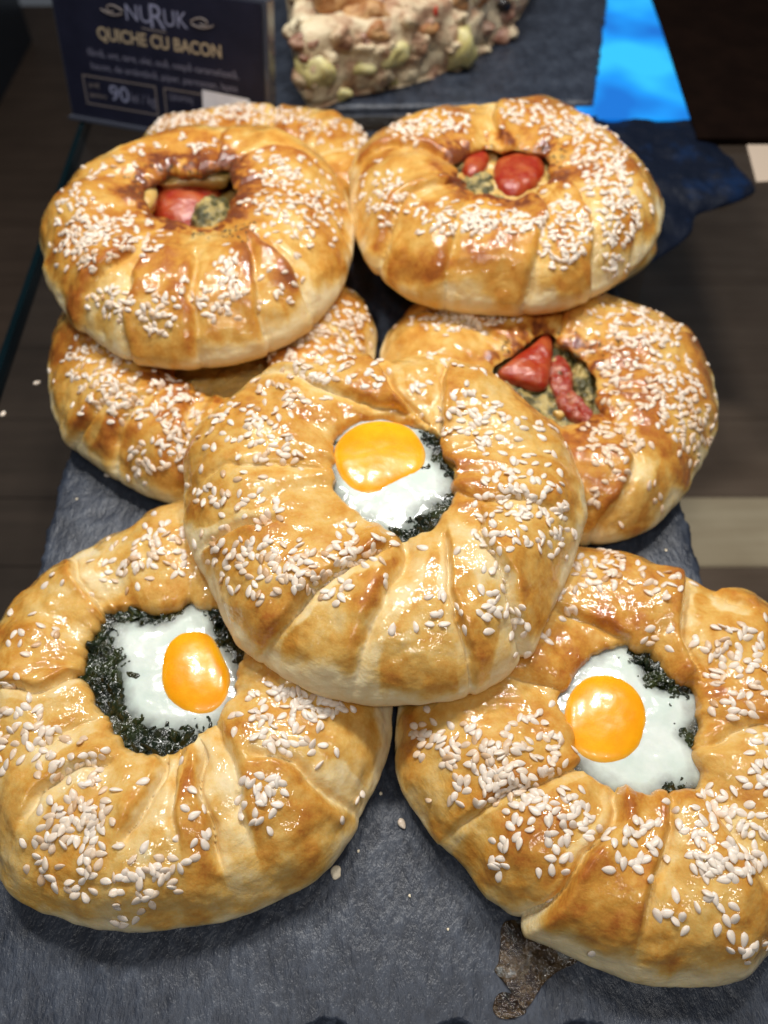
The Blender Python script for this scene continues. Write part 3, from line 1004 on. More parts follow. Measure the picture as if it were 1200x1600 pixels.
# --- egg pastry, near right
PR = Pastry('egg_pastry', 'egg pastry with a round yolk lying near right, cut off by the picture edge', G_EGG,
    [(820, 850), (890, 846), (960, 860), (1030, 884), (1080, 905), (1120, 922), (1165, 920), (1215, 955), (1272, 1040), (1308, 1150), (1312, 1260), (1285, 1380), (1230, 1470), (1160, 1528), (1080, 1547), (1000, 1540),
     (930, 1515), (870, 1477), (800, 1428), (740, 1372), (680, 1310), (640, 1250), (620, 1185), (618, 1110), (650, 1020), (730, 920)],
    [(880, 1105), (890, 1060), (925, 1030), (965, 1010), (1010, 1014), (1052, 1050), (1086, 1080), (1092, 1130), (1092, 1175), (1095, 1212), (1055, 1240), (1000, 1245), (945, 1226), (900, 1180)],
    0.0, 2.75,
    [fold([(755, 1440), (850, 1418), (888, 1378), (920, 1330), (960, 1285), (962, 1240)], -1, dep=.2, wd=.15, h=.22, pw=.22, L=1.0, pale=.6),
     fold([(700, 1295), (765, 1265), (840, 1225), (920, 1192)], 1, dep=.16, wd=.14, h=.14, pw=.22, pale=.4),
     fold([(1070, 905), (1060, 955), (1066, 1005), (1086, 1060)], -1, dep=.2, wd=.13, h=.26, pw=.22, L=.9, ta=.1, pale=.5),
     fold([(850, 960), (900, 975), (940, 992), (975, 1010)], 1, dep=.16, wd=.16, h=.16, pw=.3, pale=.5),
     fold([(1000, 1470), (1018, 1390), (1040, 1320), (1040, 1250)], 1, dep=.14, wd=.16, h=.14, pw=.28, pale=.5),
     fold([(1290, 1180), (1200, 1140), (1140, 1150), (1095, 1170)], -1, dep=.12, wd=.2, h=.12, pale=.2),
     fold([(1220, 1420), (1150, 1330), (1090, 1250)], 1, dep=.10, wd=.2, h=.12, pale=.3),
     fold([(640, 1080), (740, 1070), (830, 1075), (885, 1090)], 1, dep=.10, wd=.25, h=.10, pale=.2),
     fold([(1120, 925), (1140, 945), (1170, 960)], 1, dep=.12, wd=.12, h=.12, pw=.3, ta=.05)],
    [(930, 885, 52, 34, 15, 42), (1030, 908, 42, 24, 25, 16), (870, 955, 38, 26, 0, 14), (1025, 1005, 25, 26, 40, 6), (1155, 1040, 52, 66, -15, 66), (712, 1165, 66, 34, 22, 52), (825, 1160, 52, 46, 0, 42),
     (775, 1228, 78, 26, -12, 44), (872, 1275, 60, 36, 15, 46), (790, 1320, 24, 42, 10, 14), (868, 1355, 24, 16, 0, 6), (990, 1320, 42, 40, 0, 26), (1142, 1320, 58, 60, 0, 72), (1190, 1190, 28, 58, 0, 26),
     (1100, 1430, 52, 28, 10, 14), (1165, 1475, 34, 20, 0, 9), (850, 1000, 8, 8, 0, 2), (862, 1410, 8, 8, 0, 1), (927, 1492, 8, 8, 0, 1), (1090, 1245, 40, 20, 0, 8)],
    3.0, 640, 150, bake=0.485, fill=.79)

# --- tomato pastry, upper left, on top
PA = Pastry('tomato_pastry', 'tomato pastry with a deep dark-red opening, on top at the upper left', G_TOM,
    [(300, 206), (380, 203), (450, 208), (500, 232), (535, 272), (553, 315), (558, 360), (545, 430), (510, 485), (460, 530), (400, 562), (330, 577), (260, 576), (190, 562), (140, 530), (95, 480), (72, 430), (67, 372), (88, 322), (130, 280), (180, 245), (235, 222)],
    [(226, 318), (242, 290), (262, 274), (300, 277), (352, 270), (366, 298), (362, 335), (340, 352), (300, 357), (255, 345)],
    2.6, 3.0,
    [fold([(85, 490), (150, 437), (215, 412)], 1, dep=.24, wd=.18, h=.2, pw=.45),
     fold([(425, 545), (403, 465), (392, 405)], 1, dep=.2, wd=.18, h=.2, pw=.5),
     fold([(505, 480), (450, 420), (398, 380)], 1, dep=.16, wd=.2, h=.16, pw=.3),
     fold([(310, 575), (298, 500), (308, 410)], 1, dep=.16, wd=.2, h=.16, pw=.3, pale=.5),
     fold([(200, 560), (190, 490), (235, 400)], -1, dep=.16, wd=.2, h=.18, pw=.35),
     fold([(510, 262), (450, 250), (375, 262)], 1, dep=.16, wd=.2, h=.16, pale=.4),
     fold([(360, 210), (350, 235), (345, 262)], 1, dep=.14, wd=.2, h=.14, pale=.3)],
    [(135, 378, 40, 42, 0, 84), (205, 365, 55, 28, 10, 42), (180, 470, 30, 26, 0, 26), (245, 490, 22, 30, 0, 26), (325, 470, 55, 26, 0, 26), (360, 425, 18, 32, 0, 22), (455, 318, 58, 56, 20, 95), (430, 262, 40, 20, 10, 20),
     (125, 300, 42, 22, -35, 24), (190, 252, 34, 14, -20, 12), (450, 430, 30, 40, 0, 10), (520, 330, 20, 40, 0, 14), (300, 225, 80, 10, 0, 12)],
    4.0, 480, 120, bake=0.55, lip_brown=0.58, fill=.40)

# --- tomato pastry underneath it
PB = Pastry('tomato_pastry', 'tomato pastry pressed underneath the upper left one, resting on the slate', G_TOM,
    [(85, 520), (120, 455), (190, 405), (280, 380), (380, 378), (470, 395), (540, 432), (577, 480), (588, 540), (575, 620), (520, 690), (440, 745), (360, 775), (290, 786), (240, 780), (190, 756), (140, 722), (100, 682), (80, 632), (75, 580)],
    [(275, 570), (310, 545), (360, 540), (410, 555), (425, 590), (390, 620), (340, 625), (290, 605)],
    0.0, 2.8,
    [fold([(80, 665), (140, 655), (215, 612)], 1, dep=.2, wd=.18, h=.2, pw=.4),
     fold([(165, 715), (200, 655), (265, 610)], 1, dep=.2, wd=.2, h=.2, pw=.25),
     fold([(280, 780), (290, 720), (300, 640)], 1, dep=.16, wd=.2, h=.16, pw=.3),
     fold([(590, 560), (520, 540), (440, 560)], 1, dep=.16, wd=.2, h=.16, pale=.4)],
    [(150, 572, 52, 34, 0, 58), (205, 622, 70, 32, 0, 66), (288, 668, 32, 50, 0, 52), (232, 716, 34, 28, 0, 20), (525, 520, 40, 40, 0, 56), (555, 478, 22, 26, 0, 14), (455, 560, 40, 26, 0, 18)],
    5.0, 440, 110, bake=0.55, lip_brown=0.3, fill=.6)

# --- tomato pastry, right, underneath
PD = Pastry('tomato_pastry', 'tomato pastry with a red wedge sticking up, right of the middle egg pastry', G_TOM,
    [(600, 520), (640, 472), (720, 440), (820, 425), (920, 440), (1000, 472), (1075, 512), (1107, 565), (1120, 620), (1115, 680), (1090, 742), (1045, 797), (990, 836), (940, 852), (880, 845), (800, 825), (720, 790), (650, 730), (605, 650), (592, 580)],
    [(772, 590), (800, 560), (845, 528), (875, 540), (902, 560), (925, 590), (932, 630), (922, 662), (885, 668), (840, 655), (795, 630)],
    0.0, 2.8,
    [fold([(905, 850), (945, 800), (985, 750), (965, 690), (930, 650)], 1, dep=.18, wd=.2, h=.2, pw=.5),
     fold([(1120, 660), (1010, 628), (935, 622)], 1, dep=.14, wd=.2, h=.16, pale=.4),
     fold([(1080, 520), (990, 545), (915, 575)], 1, dep=.14, wd=.2, h=.16, pale=.4),
     fold([(640, 480), (740, 520), (800, 550)], 1, dep=.14, wd=.2, h=.16, pale=.4),
     fold([(900, 440), (880, 490), (870, 535)], 1, dep=.14, wd=.2, h=.16, pale=.4)],
    [(715, 500, 72, 18, 0, 58), (1010, 512, 66, 28, 12, 64), (1010, 570, 70, 46, 10, 70), (1060, 632, 46, 46, 0, 62), (962, 690, 46, 28, 0, 40), (1088, 690, 22, 36, 0, 18), (985, 770, 60, 50, 0, 9), (930, 790, 20, 30, 0, 4), (960, 610, 18, 40, 0, 14)],
    6.0, 440, 110, bake=0.55, lip_brown=0.38, fill=.66)

# --- tomato pastry under the upper right one (only its right edge shows)
PH = Pastry('tomato_pastry', 'tomato pastry almost hidden beneath the upper right one, only its right edge showing', G_TOM,
    [(580, 360), (610, 300), (700, 250), (800, 232), (900, 240), (980, 266), (1026, 298), (1041, 325), (1030, 365), (1012, 412), (930, 455), (800, 468), (690, 458), (610, 415)],
    [(740, 320), (800, 300), (860, 320), (865, 350), (800, 370), (745, 350)],
    0.0, 2.8, [fold([(1041, 340), (960, 345), (870, 340)], 1, pale=.3)], [(1000, 330, 30, 30, 0, 12)], 9.0, 300, 80, bake=0.55, fill=.6)

# --- tomato pastry, upper right, on top
PE = Pastry('tomato_pastry', 'tomato pastry with two red tomato pieces, on top at the upper right', G_TOM,
    [(548, 270), (560, 232), (600, 198), (660, 180), (730, 174), (790, 162), (840, 153), (892, 166), (932, 190), (965, 225), (1002, 262), (1025, 302), (1030, 342), (1018, 390), (985, 430), (930, 465), (860, 487), (780, 491), (700, 484), (640, 466), (590, 432), (562, 385), (550, 330)],
    [(712, 262), (735, 240), (785, 240), (850, 248), (858, 280), (842, 306), (800, 320), (750, 306), (720, 290)],
    2.7, 3.0,
    [fold([(950, 450), (928, 375), (898, 318), (850, 300)], 1, dep=.18, wd=.2, h=.2, pw=.5),
     fold([(812, 485), (832, 415), (850, 355), (840, 312)], 1, dep=.18, wd=.2, h=.2, pw=.35),
     fold([(1000, 420), (1003, 350), (960, 290), (870, 270)], 1, dep=.14, wd=.2, h=.16, pw=.3, pale=.5),
     fold([(570, 400), (620, 330), (660, 310), (716, 300)], 1, dep=.22, wd=.2, h=.24, pw=.35, pale=.5),
     fold([(560, 240), (640, 245), (715, 262)], 1, dep=.2, wd=.2, h=.2, pale=.5),
     fold([(780, 165), (770, 200), (780, 238)], 1, dep=.14, wd=.2, h=.2, pale=.3),
     fold([(690, 480), (700, 400), (740, 315)], 1, dep=.1, wd=.25, h=.12, pale=.3)],
    [(665, 196, 66, 18, -8, 66), (856, 185, 78, 24, 12, 86), (935, 242, 40, 52, -25, 84), (968, 320, 34, 66, 0, 86), (880, 362, 38, 50, 0, 74), (790, 347, 58, 18, 0, 60), (597, 305, 36, 36, 0, 42), (700, 338, 56, 22, 0, 44), (972, 420, 30, 18, 0, 11)],
    7.0, 480, 120, bake=0.55, lip_brown=0.56, fill=.72)

# --- tomato pastry behind, left
PF = Pastry('tomato_pastry', 'tomato pastry at the back behind the upper left one, below the price card', G_TOM,
    [(212, 245), (226, 205), (265, 184), (330, 172), (400, 168), (470, 174), (530, 190), (578, 216), (600, 250), (600, 310), (560, 370), (470, 408), (380, 414), (290, 395), (232, 350), (206, 292)],
    [(370, 250), (410, 225), (450, 225), (480, 250), (455, 285), (400, 285)],
    0.0, 2.8,
    [fold([(440, 155), (432, 190), (428, 225)], 1, dep=.25, wd=.25, h=.2, pw=.5), fold([(220, 250), (300, 250), (370, 255)], 1), fold([(600, 260), (540, 255), (480, 255)], 1), fold([(545, 185), (505, 210), (470, 240)], -1, dep=.2, wd=.2, h=.2)],
    [(285, 192, 60, 20, -10, 100), (390, 172, 60, 18, 8, 76), (480, 185, 60, 14, 10, 26), (565, 222, 22, 24, 30, 26), (520, 215, 40, 20, 0, 12)],
    8.0, 440, 110, bake=0.53, fill=.6)

# ------------------------------------------------------------------ egg fillings
def egg_fill(P, white, yolk, zw, hw, zy, hy, leaves, wk, yp=2.3):
    bed = P.bed('spinach_filling', M['spinach'], P.fill_z, 0.16, 1.7)
    R_ = random.Random(int(P.seed))
    for lx, ly, sz in leaves:
        P.leaf(lx, ly, P.fill_z + 0.08, sz * 1.25, bed, R_.uniform(0, 6.28))
        P.leaf(lx + R_.gauss(0, 9), ly + R_.gauss(0, 9), P.fill_z + 0.04, sz * .8, bed, R_.uniform(0, 6.28))
    cw = np.mean(np.array(white, float), 0)
    white = [tuple(cw + (np.array(q) - cw) * 1.13) for q in white]
    w = P.lump('egg_white', white, zw, hw, M['white'], amp=wk, freq=1.5, seed=P.seed * 3, power=2.3, nu=160, nv=44, depth=0.12, under=0.99)
    cy_ = np.mean(np.array(yolk, float), 0)
    yolk = [tuple(cy_ + (np.array(q) - cy_) * 0.97) for q in yolk]
    y = P.lump('yolk', yolk, zy, hy, M['yolk'], amp=0.02, freq=0.9, seed=P.seed, power=yp, nu=128, nv=44, depth=0.3, under=0.9)
    return bed


egg_fill(PC, [(521, 715), (532, 680), (560, 660), (600, 654), (650, 670), (668, 705), (682, 730), (706, 762), (697, 785), (672, 796), (645, 820), (612, 832), (575, 818), (545, 795), (528, 755)],
         [(519, 712), (530, 685), (560, 664), (600, 658), (640, 668), (662, 695), (667, 720), (655, 744), (622, 762), (585, 777), (552, 772), (530, 748)],
         0.765 * 2.75, 0.24, 0.80 * 2.75, 0.31,
         [(680, 690, .5), (692, 715, .5), (700, 740, .4), (690, 805, .5), (670, 815, .5), (645, 828, .5), (620, 830, .4), (700, 790, .4), (522, 690, .3), (672, 680, .4), (655, 822, .4)], 0.025)
egg_fill(PL, [(180, 985), (205, 978), (240, 978), (268, 970), (292, 956), (312, 948), (326, 965), (330, 992), (345, 1010), (370, 1060), (362, 1108), (335, 1135), (300, 1142), (268, 1142), (240, 1134), (214, 1120), (200, 1095), (196, 1060), (188, 1030), (178, 1008)],
         [(249, 1050), (255, 1015), (278, 990), (306, 984), (332, 995), (350, 1025), (362, 1060), (356, 1095), (332, 1117), (302, 1121), (270, 1105), (253, 1080)],
         0.765 * 2.75, 0.24, 0.80 * 2.75, 0.31,
         [(140, 1040, .7), (160, 1000, .6), (170, 1060, .7), (150, 1070, .5), (180, 1100, .6), (190, 1140, .6), (215, 1160, .7), (240, 1165, .6), (265, 1150, .6), (290, 1150, .5), (200, 960, .5), (230, 958, .5), (265, 952, .5),
          (345, 970, .6), (355, 1000, .6), (340, 960, .5), (180, 1020, .5), (210, 1130, .6), (320, 1135, .4), (165, 1030, .6)], 0.03)
egg_fill(PR, [(884, 1075), (900, 1045), (940, 1022), (978, 1014), (998, 1045), (1018, 1075), (1048, 1090), (1080, 1092), (1086, 1115), (1074, 1140), (1070, 1160), (1086, 1178), (1094, 1200), (1080, 1222), (1055, 1228), (1030, 1240), (1000, 1246), (950, 1230), (900, 1192), (880, 1150), (876, 1105)],
         [(879, 1125), (886, 1088), (910, 1061), (945, 1053), (980, 1063), (1003, 1090), (1012, 1125), (1003, 1165), (980, 1190), (945, 1198), (910, 1186), (886, 1162)],
         0.765 * 2.75, 0.24, 0.80 * 2.75, 0.33,
         [(1010, 1030, .6), (1030, 1050, .6), (1045, 1065, .5), (1020, 1065, .5), (1060, 1080, .4), (1075, 1150, .4), (1085, 1160, .3), (1055, 1235, .4), (1040, 1238, .4), (995, 1020, .5), (1035, 1030, .5)], 0.03, 2.4)

# ------------------------------------------------------------------ tomato fillings
bd = PA.bed('cheese_filling', M['cheese'], PA.fill_z, 0.15, 1.2, 1.5)
zt = 0.38 * PA.H
PA.lump('tomato_piece', [(222, 318), (240, 272), (290, 258), (340, 268), (345, 310), (330, 345), (290, 362), (248, 350)], zt, 0.85, M['tomato'], power=2.0, amp=.03, seed=2.2)
PA.lump('herb_clump', [(298, 350), (310, 322), (335, 312), (360, 322), (366, 350), (345, 366), (312, 366)], zt + .2, 0.72, M['herbmix'], power=2.0, amp=.22, freq=2.2, seed=5.1)
PA.lump('melted_cheese', [(245, 285), (258, 268), (300, 262), (352, 258), (362, 270), (350, 280), (300, 284), (270, 287)], 0.73 * PA.H, 0.22, M['cheese'], power=2.0, amp=.14, freq=1.8, seed=3.1, depth=.5)
PA.lump('melted_cheese', [(205, 322), (215, 300), (240, 292), (246, 305), (238, 322), (222, 330)], 0.74 * PA.H, 0.34, M['cheese'], power=2.0, amp=.05, seed=4.1, depth=.4)
PA.flakes([(225, 290, 25, 25, 26), (300, 265, 60, 12, 26), (365, 270, 14, 25, 14), (375, 365, 40, 22, 26), (330, 370, 40, 12, 10)], PA.root)

bd = PE.bed('cheese_filling', M['cheese'], PE.fill_z, 0.12, 1.4, 1.3)
z7 = 0.66 * PE.H
PE.lump('tomato_piece', [(770, 285), (774, 260), (798, 248), (832, 250), (850, 262), (846, 288), (822, 306), (797, 312), (778, 302)], z7, 0.62, M['tomato'], power=2.6, amp=.05, seed=1.1)
PE.lump('tomato_piece', [(720, 270), (724, 250), (742, 241), (760, 245), (764, 260), (750, 280), (732, 284)], z7, 0.56, M['tomato'], power=2.6, amp=.05, seed=7.1)
PE.lump('herb_clump', [(722, 300), (728, 278), (752, 268), (772, 284), (772, 308), (745, 312)], z7, 0.34, M['herbmix'], power=2.0, amp=.14, freq=2.5, seed=2.9)
R_ = random.Random(33)
for k in range(9):
    a0 = R_.uniform(0, 6.28)
    cx, cy = 785 + 72 * math.cos(a0), 280 + 36 * math.sin(a0)
    rr = R_.uniform(9, 16)
    PE.lump('melted_cheese' if k % 3 else 'herb_clump', [(cx + rr * math.cos(a) * R_.uniform(.7, 1.2), cy + .6 * rr * math.sin(a) * R_.uniform(.7, 1.2)) for a in np.linspace(0, 6.28, 8, endpoint=False)], z7 + .05, R_.uniform(.2, .36),
            M['cheese'] if k % 3 else M['herbmix'], power=2.2, amp=.1, freq=2.0, seed=k * 2.9, nu=40, nv=14)
PE.flakes([(865, 245, 30, 22, 34), (740, 290, 25, 16, 16), (800, 235, 60, 10, 14), (812, 278, 25, 22, 9)], PE.root)

bd = PD.bed('herb_filling', M['herbmix'], PD.fill_z, 0.25, 1.8, 1.3)
z6 = 0.60 * PD.H
PD.lump('tomato_piece', [(776, 590), (795, 572), (826, 550), (852, 528), (862, 540), (860, 585), (850, 610), (815, 606)], z6 + .25, 0.6, M['tomato'], power=3.0, amp=.09, seed=9.3, nu=140, nv=40)
PD.lump('tomato_piece', [(858, 605), (856, 575), (876, 560), (894, 588), (892, 618), (874, 628)], z6 + .15, 0.32, M['tomato_flesh'], power=3.2, amp=.12, freq=1.8, seed=3.3)
PD.lump('tomato_piece', [(866, 634), (884, 612), (906, 628), (926, 655), (920, 670), (890, 658)], z6 + .1, 0.42, M['tomato_flesh'], power=3.2, amp=.14, freq=1.6, seed=4.3)
PD.lump('herb_clump', [(892, 600), (896, 572), (915, 575), (926, 600), (926, 630), (908, 628)], z6 + .1, 0.4, M['herbmix'], power=2.4, amp=.2, freq=2.5, seed=8.9)
R_ = random.Random(31)
for k in range(9):
    cx, cy = R_.uniform(862, 925), R_.uniform(560, 655)
    rr = R_.uniform(7, 12)
    PD.lump('herb_clump' if k % 3 else 'melted_cheese', [(cx + rr * math.cos(a) * R_.uniform(.7, 1.2), cy + .7 * rr * math.sin(a) * R_.uniform(.7, 1.2)) for a in np.linspace(0, 6.28, 8, endpoint=False)], z6 + .12, R_.uniform(.2, .4),
            M['herbmix'] if k % 3 else M['cheese'], power=2.2, amp=.1, freq=2.5, seed=k * 1.9, nu=40, nv=14)
PD.lump('melted_cheese', [(865, 540), (875, 520), (905, 520), (930, 545), (938, 575), (925, 582), (905, 560), (885, 548)], 0.72 * PD.H, 0.3, M['cheese'], power=2.0, amp=.06, seed=6.1, depth=.4)
PD.flakes([(905, 545, 40, 26, 34), (800, 545, 30, 12, 10), (950, 530, 30, 20, 12)], PD.root)
PB.bed('cheese_filling', M['cheese'], PB.fill_z, 0.15, 1.4, 1.3)
PB.flakes([(320, 600, 60, 20, 20)], PB.root)
PF.bed('cheese_filling', M['cheese'], PF.fill_z, 0.15, 1.4, 1.3)
PH.bed('cheese_filling', M['cheese'], PH.fill_z, 0.15, 1.4, 1.3)

# baked drip leaking from the near right pastry
dp = PR.poly([(790, 1440), (782, 1480), (779, 1505), (773, 1515), (788, 1535), (802, 1556), (815, 1578), (830, 1568), (848, 1540), (872, 1518), (905, 1500), (900, 1470), (850, 1440)], 0.1)
link('baked_drip', blob_mesh('baked_drip', dp, 0.01, 0.09, M['drip'], 3.0, 0.07, 2.4, 3.3, 128, 36, depth=0.02, under=.99), PR.root)
dp = PR.poly([(770, 1575), (780, 1552), (800, 1552), (815, 1570), (822, 1582), (800, 1592), (780, 1590)], 0.05)
link('baked_drip', blob_mesh('baked_drip', dp, 0.0, 0.035, M['drip'], 3.0, 0.04, 4.5, 8.3, 96, 24, depth=0.0, under=.99), PR.root)
for P in ALL_PASTRIES:
    P.finish()

# ------------------------------------------------------------------ loose bits on the slate and glass
R_ = random.Random(5)
for px, py, z, lab in [(168, 742, 0.06, 'loose sesame seed on the slate below the left lower pastry'), (1016, 806, 0.06, 'loose sesame seed on the slate under the right tomato pastry'),
                       (1008, 816, 0.06, 'second loose sesame seed under the right tomato pastry, nearer the viewer'), (5, 646, GZ + .08, 'loose sesame seed on the glass shelf at the left edge'),
                       (628, 1287, 0.07, 'loose sesame seed on the slate beside the near right pastry'), (58, 598, GZ + .08, 'lone sesame seed on the glass beside the left pastries'),
                       (555, 1258, 0.06, 'loose sesame seed on the slate beside the near left pastry')]:
    p = at(px, py, z)
    o = bpy.data.objects.new('loose_sesame_seed', SEEDS[R_.randrange(4)])
    o.location = p * 0.01
    o.rotation_euler = (R_.gauss(0, .2), R_.gauss(0, .15), R_.uniform(0, 6))
    COL.objects.link(o)
    tag(o, lab, 'sesame seed', 'loose sesame seeds')


def crumb(px, py, size, lab, mat=None):
    p = at(px, py, 0)
    n = 7
    pts = [(math.cos(a) * size * (0.6 + 0.5 * R_.random()), math.sin(a) * size * (0.6 + 0.5 * R_.random())) for a in np.linspace(0, 6.28, n, endpoint=False)]
    me = blob_mesh('pastry_crumb', pts, 0.02, size * 0.35, mat or M['crumb'], 2.5, size * .2, 4 / size * .3, 2.0, 20, 8, depth=0.02)
    o = link('pastry_crumb', me)
    o.location = p * 0.01
    tag(o, lab, 'crumb', 'pastry crumbs')


crumb(525, 1364, 0.2, 'pale flat pastry crumb on the slate between the two near pastries')
crumb(595, 1240, 0.07, 'tiny pastry crumb on the slate near the gap between near pastries')
crumb(497, 1262 + 80, 0.06, 'tiny pastry crumb on the slate left of the pale flat crumb')

for px, py, sz, lab in [(560, 1330, .05, 'tiny crumb on the slate just above right of the pale flat crumb'), (640, 1400, .05, 'tiny crumb on the slate beside the near right pastry'),
                        (700, 1452, .045, 'tiny crumb on the slate left of the baked drip'), (1040, 860, .06, 'small crumb on the slate by its right edge'),
                        (120, 780, .05, 'tiny crumb on the slate by its left edge')]:
    crumb(px, py, sz, lab)

# ------------------------------------------------------------------ price card
def text_mesh(body, size, mat, offset=0.0, space=1.0):
    cu = bpy.data.curves.new('lettering', 'FONT')
    cu.body = body
    cu.size = size
    cu.offset = offset
    cu.space_character = space
    cu.extrude = 0.0
    cu.align_x = 'CENTER'
    ob = bpy.data.objects.new('tmp', cu)
    COL.objects.link(ob)
    bpy.context.view_layer.update()
    me = bpy.data.meshes.new_from_object(ob.evaluated_get(bpy.context.evaluated_depsgraph_get()))
    bpy.data.objects.remove(ob)
    me.materials.clear(); me.materials.append(mat)
    return me


bl = at(112, 184, GZ)
CW, CH = 12.9, 7.7
yaw = math.radians(-17)
lean = math.radians(12)
card = empty('price_card', (bl[0], bl[1], GZ))
tag(card, 'navy price card reading QUICHE CU BACON in a clear stand', 'price card')
card.rotation_euler = (math.radians(90) - lean, 0, yaw)      # local x along width, y up the card, z towards viewer


def cbox(name, x0, x1, y0, y1, z0, z1, mat, bev=0):
    return link(name, box_mesh(name, x0, x1, y0, y1, z0, z1, mat, bev), card)


cbox('card', 0.15, CW - 0.15, 0.25, CH - 0.15, -0.06, 0.0, M['card'])
cbox('stand_back', 0, CW, 0, CH, -0.30, -0.09, M['acrylic'], .04)
cbox('stand_foot', 0, CW, -0.02, 0.22, -3.0, -0.32, M['acrylic'], .04)
cbox('stand_lip', 0, CW, 0.0, 0.22, -0.08, 0.35, M['acrylic'], .04)
cbox('stand_side', CW + 0.02, CW + 0.22, 0, CH, -0.9, 0.1, M['acrylic'], .05)


def ctext(body, x, y, size, mat, offset=0.0, width=None, z=0.006, space=1.0, name='lettering'):
    me = text_mesh(body, size * .01, mat, offset * .01, space)
    o = link(name, me, card)
    xs = [v.co.x for v in me.vertices]
    w = max(xs) - min(xs)
    sx = (width * .01 / w) if width else 1
    o.scale = (sx, 1, 1)
    o.location = (x * .01 - (max(xs) + min(xs)) / 2 * sx, y * .01, z * .01)
    return o


X0 = CW / 2
ctext('QUICHE CU BACON', X0 + .05, 4.66, .9, M['gold'], 0.022, 7.6)
ctext('NU', X0 - 1.0, 5.85, 1.15, M['lilac'], 0.0, 1.55)
ctext('R', X0 + .15, 5.65, 1.7, M['lilac'], 0.0, 0.9)
ctext('UK', X0 + 1.25, 5.85, 1.15, M['lilac'], 0.0, 1.4)
ctext('făină, unt, sare, ulei, ouă, ceapă caramelizată,', X0 + .1, 3.72, 0.52, M['greyprint'], 0.004, 9.4)
ctext('bacon, de smântână, piper, parmezan, lapte', X0 + .1, 3.02, 0.52, M['greyprint'], 0.004, 9.2)
ctext('90', 3.55, 1.45, 1.2, M['lilac'], 0.008, 1.25)
ctext('lei / kg', 5.1, 1.52, 0.8, M['greyprint'], 0.0, 1.6)
ctext('preț', 1.95, 2.0, 0.42, M['rule'], 0.0)
ctext('pentru', 2.1, 1.45, 0.42, M['rule'], 0.0)
ctext('GRAMAJ', 7.55, 2.0, 0.5, M['greyprint'], 0.0, 1.5)


def frame(x0, x1, y0, y1, t=0.07):
    V = [[x0, y0, .005], [x1, y0, .005], [x1, y1, .005], [x0, y1, .005], [x0 + t, y0 + t, .005], [x1 - t, y0 + t, .005], [x1 - t, y1 - t, .005], [x0 + t, y1 - t, .005]]
    link('printed_frame', mesh_np('printed_frame', V, [[i, (i + 1) % 4, 4 + (i + 1) % 4, 4 + i] for i in range(4)], M['rule'], False), card)


frame(1.25, 6.0, 1.0, 2.62)
frame(6.5, 11.3, 1.0, 2.62)
link('sticker', mesh_np('sticker', [[8.9, 1.2, .02], [11.8, 1.1, .02], [11.85, 2.75, .02], [8.95, 2.85, .02]], [[0, 1, 2, 3]], M['paper'], False), card)


def swirl(pts, r, mat):
    cu = bpy.data.curves.new('ornament', 'CURVE')
    cu.dimensions = '3D'
    cu.bevel_depth = r * .01
    cu.bevel_resolution = 1
    sp = cu.splines.new('NURBS')
    sp.points.add(len(pts) - 1)
    for i, (x, y) in enumerate(pts):
        sp.points[i].co = (x * .01, y * .01, 0.00005, 1)
    sp.use_endpoint_u = True
    ob = bpy.data.objects.new('tmp', cu)
    COL.objects.link(ob)
    bpy.context.view_layer.update()
    me = bpy.data.meshes.new_from_object(ob.evaluated_get(bpy.context.evaluated_depsgraph_get()))
    bpy.data.objects.remove(ob)
    me.materials.clear(); me.materials.append(mat)
    link('ornament', me, card)


for sgn in (-1, 1):
    f = lambda x, y: (X0 + .1 + sgn * x, y - .75)
    swirl([f(2.05, 7.0), f(2.5, 7.25), f(2.95, 7.2), f(3.1, 6.95), f(2.85, 6.8), f(2.6, 6.95)], .04, M['rule'])
    swirl([f(2.05, 6.9), f(2.5, 6.65), f(3.0, 6.72), f(3.4, 6.95)], .04, M['rule'])
swirl([(X0 - .9, 5.55), (X0 - .2, 5.5), (X0 + .6, 5.52)], .02, M['rule'])
swirl([(X0 - .05, 7.1), (X0 + .0, 7.4), (X0 + .15, 7.15), (X0 + .3, 7.4), (X0 + .35, 7.1), (X0 - .05, 7.1)], .03, M['lilac'])

# ------------------------------------------------------------------ quiche slice on the rear board
qa = at(474, 163)[:2]; qm = at(620, 142)[:2]; qb = at(720, 105)[:2]; qc = at(806, 38)[:2]; qd = at(838, -60)[:2]; qe = at(470, -90)[:2]
qpoly = np.array([qa, (qa + qm) / 2 + [0, -0.2], qm, (qm + qb) / 2, qb, qc, qd, (qd + qe) / 2 + [0, 2], qe, (qe + qa) / 2 + [-.6, 0]])
QH = 5.6
slice_ = empty('quiche_slice', (*qpoly.mean(0), 0))
tag(slice_, 'crumbly quiche slice with potato and bacon pieces on the rear slate', 'quiche')
qc0 = qpoly.mean(0)


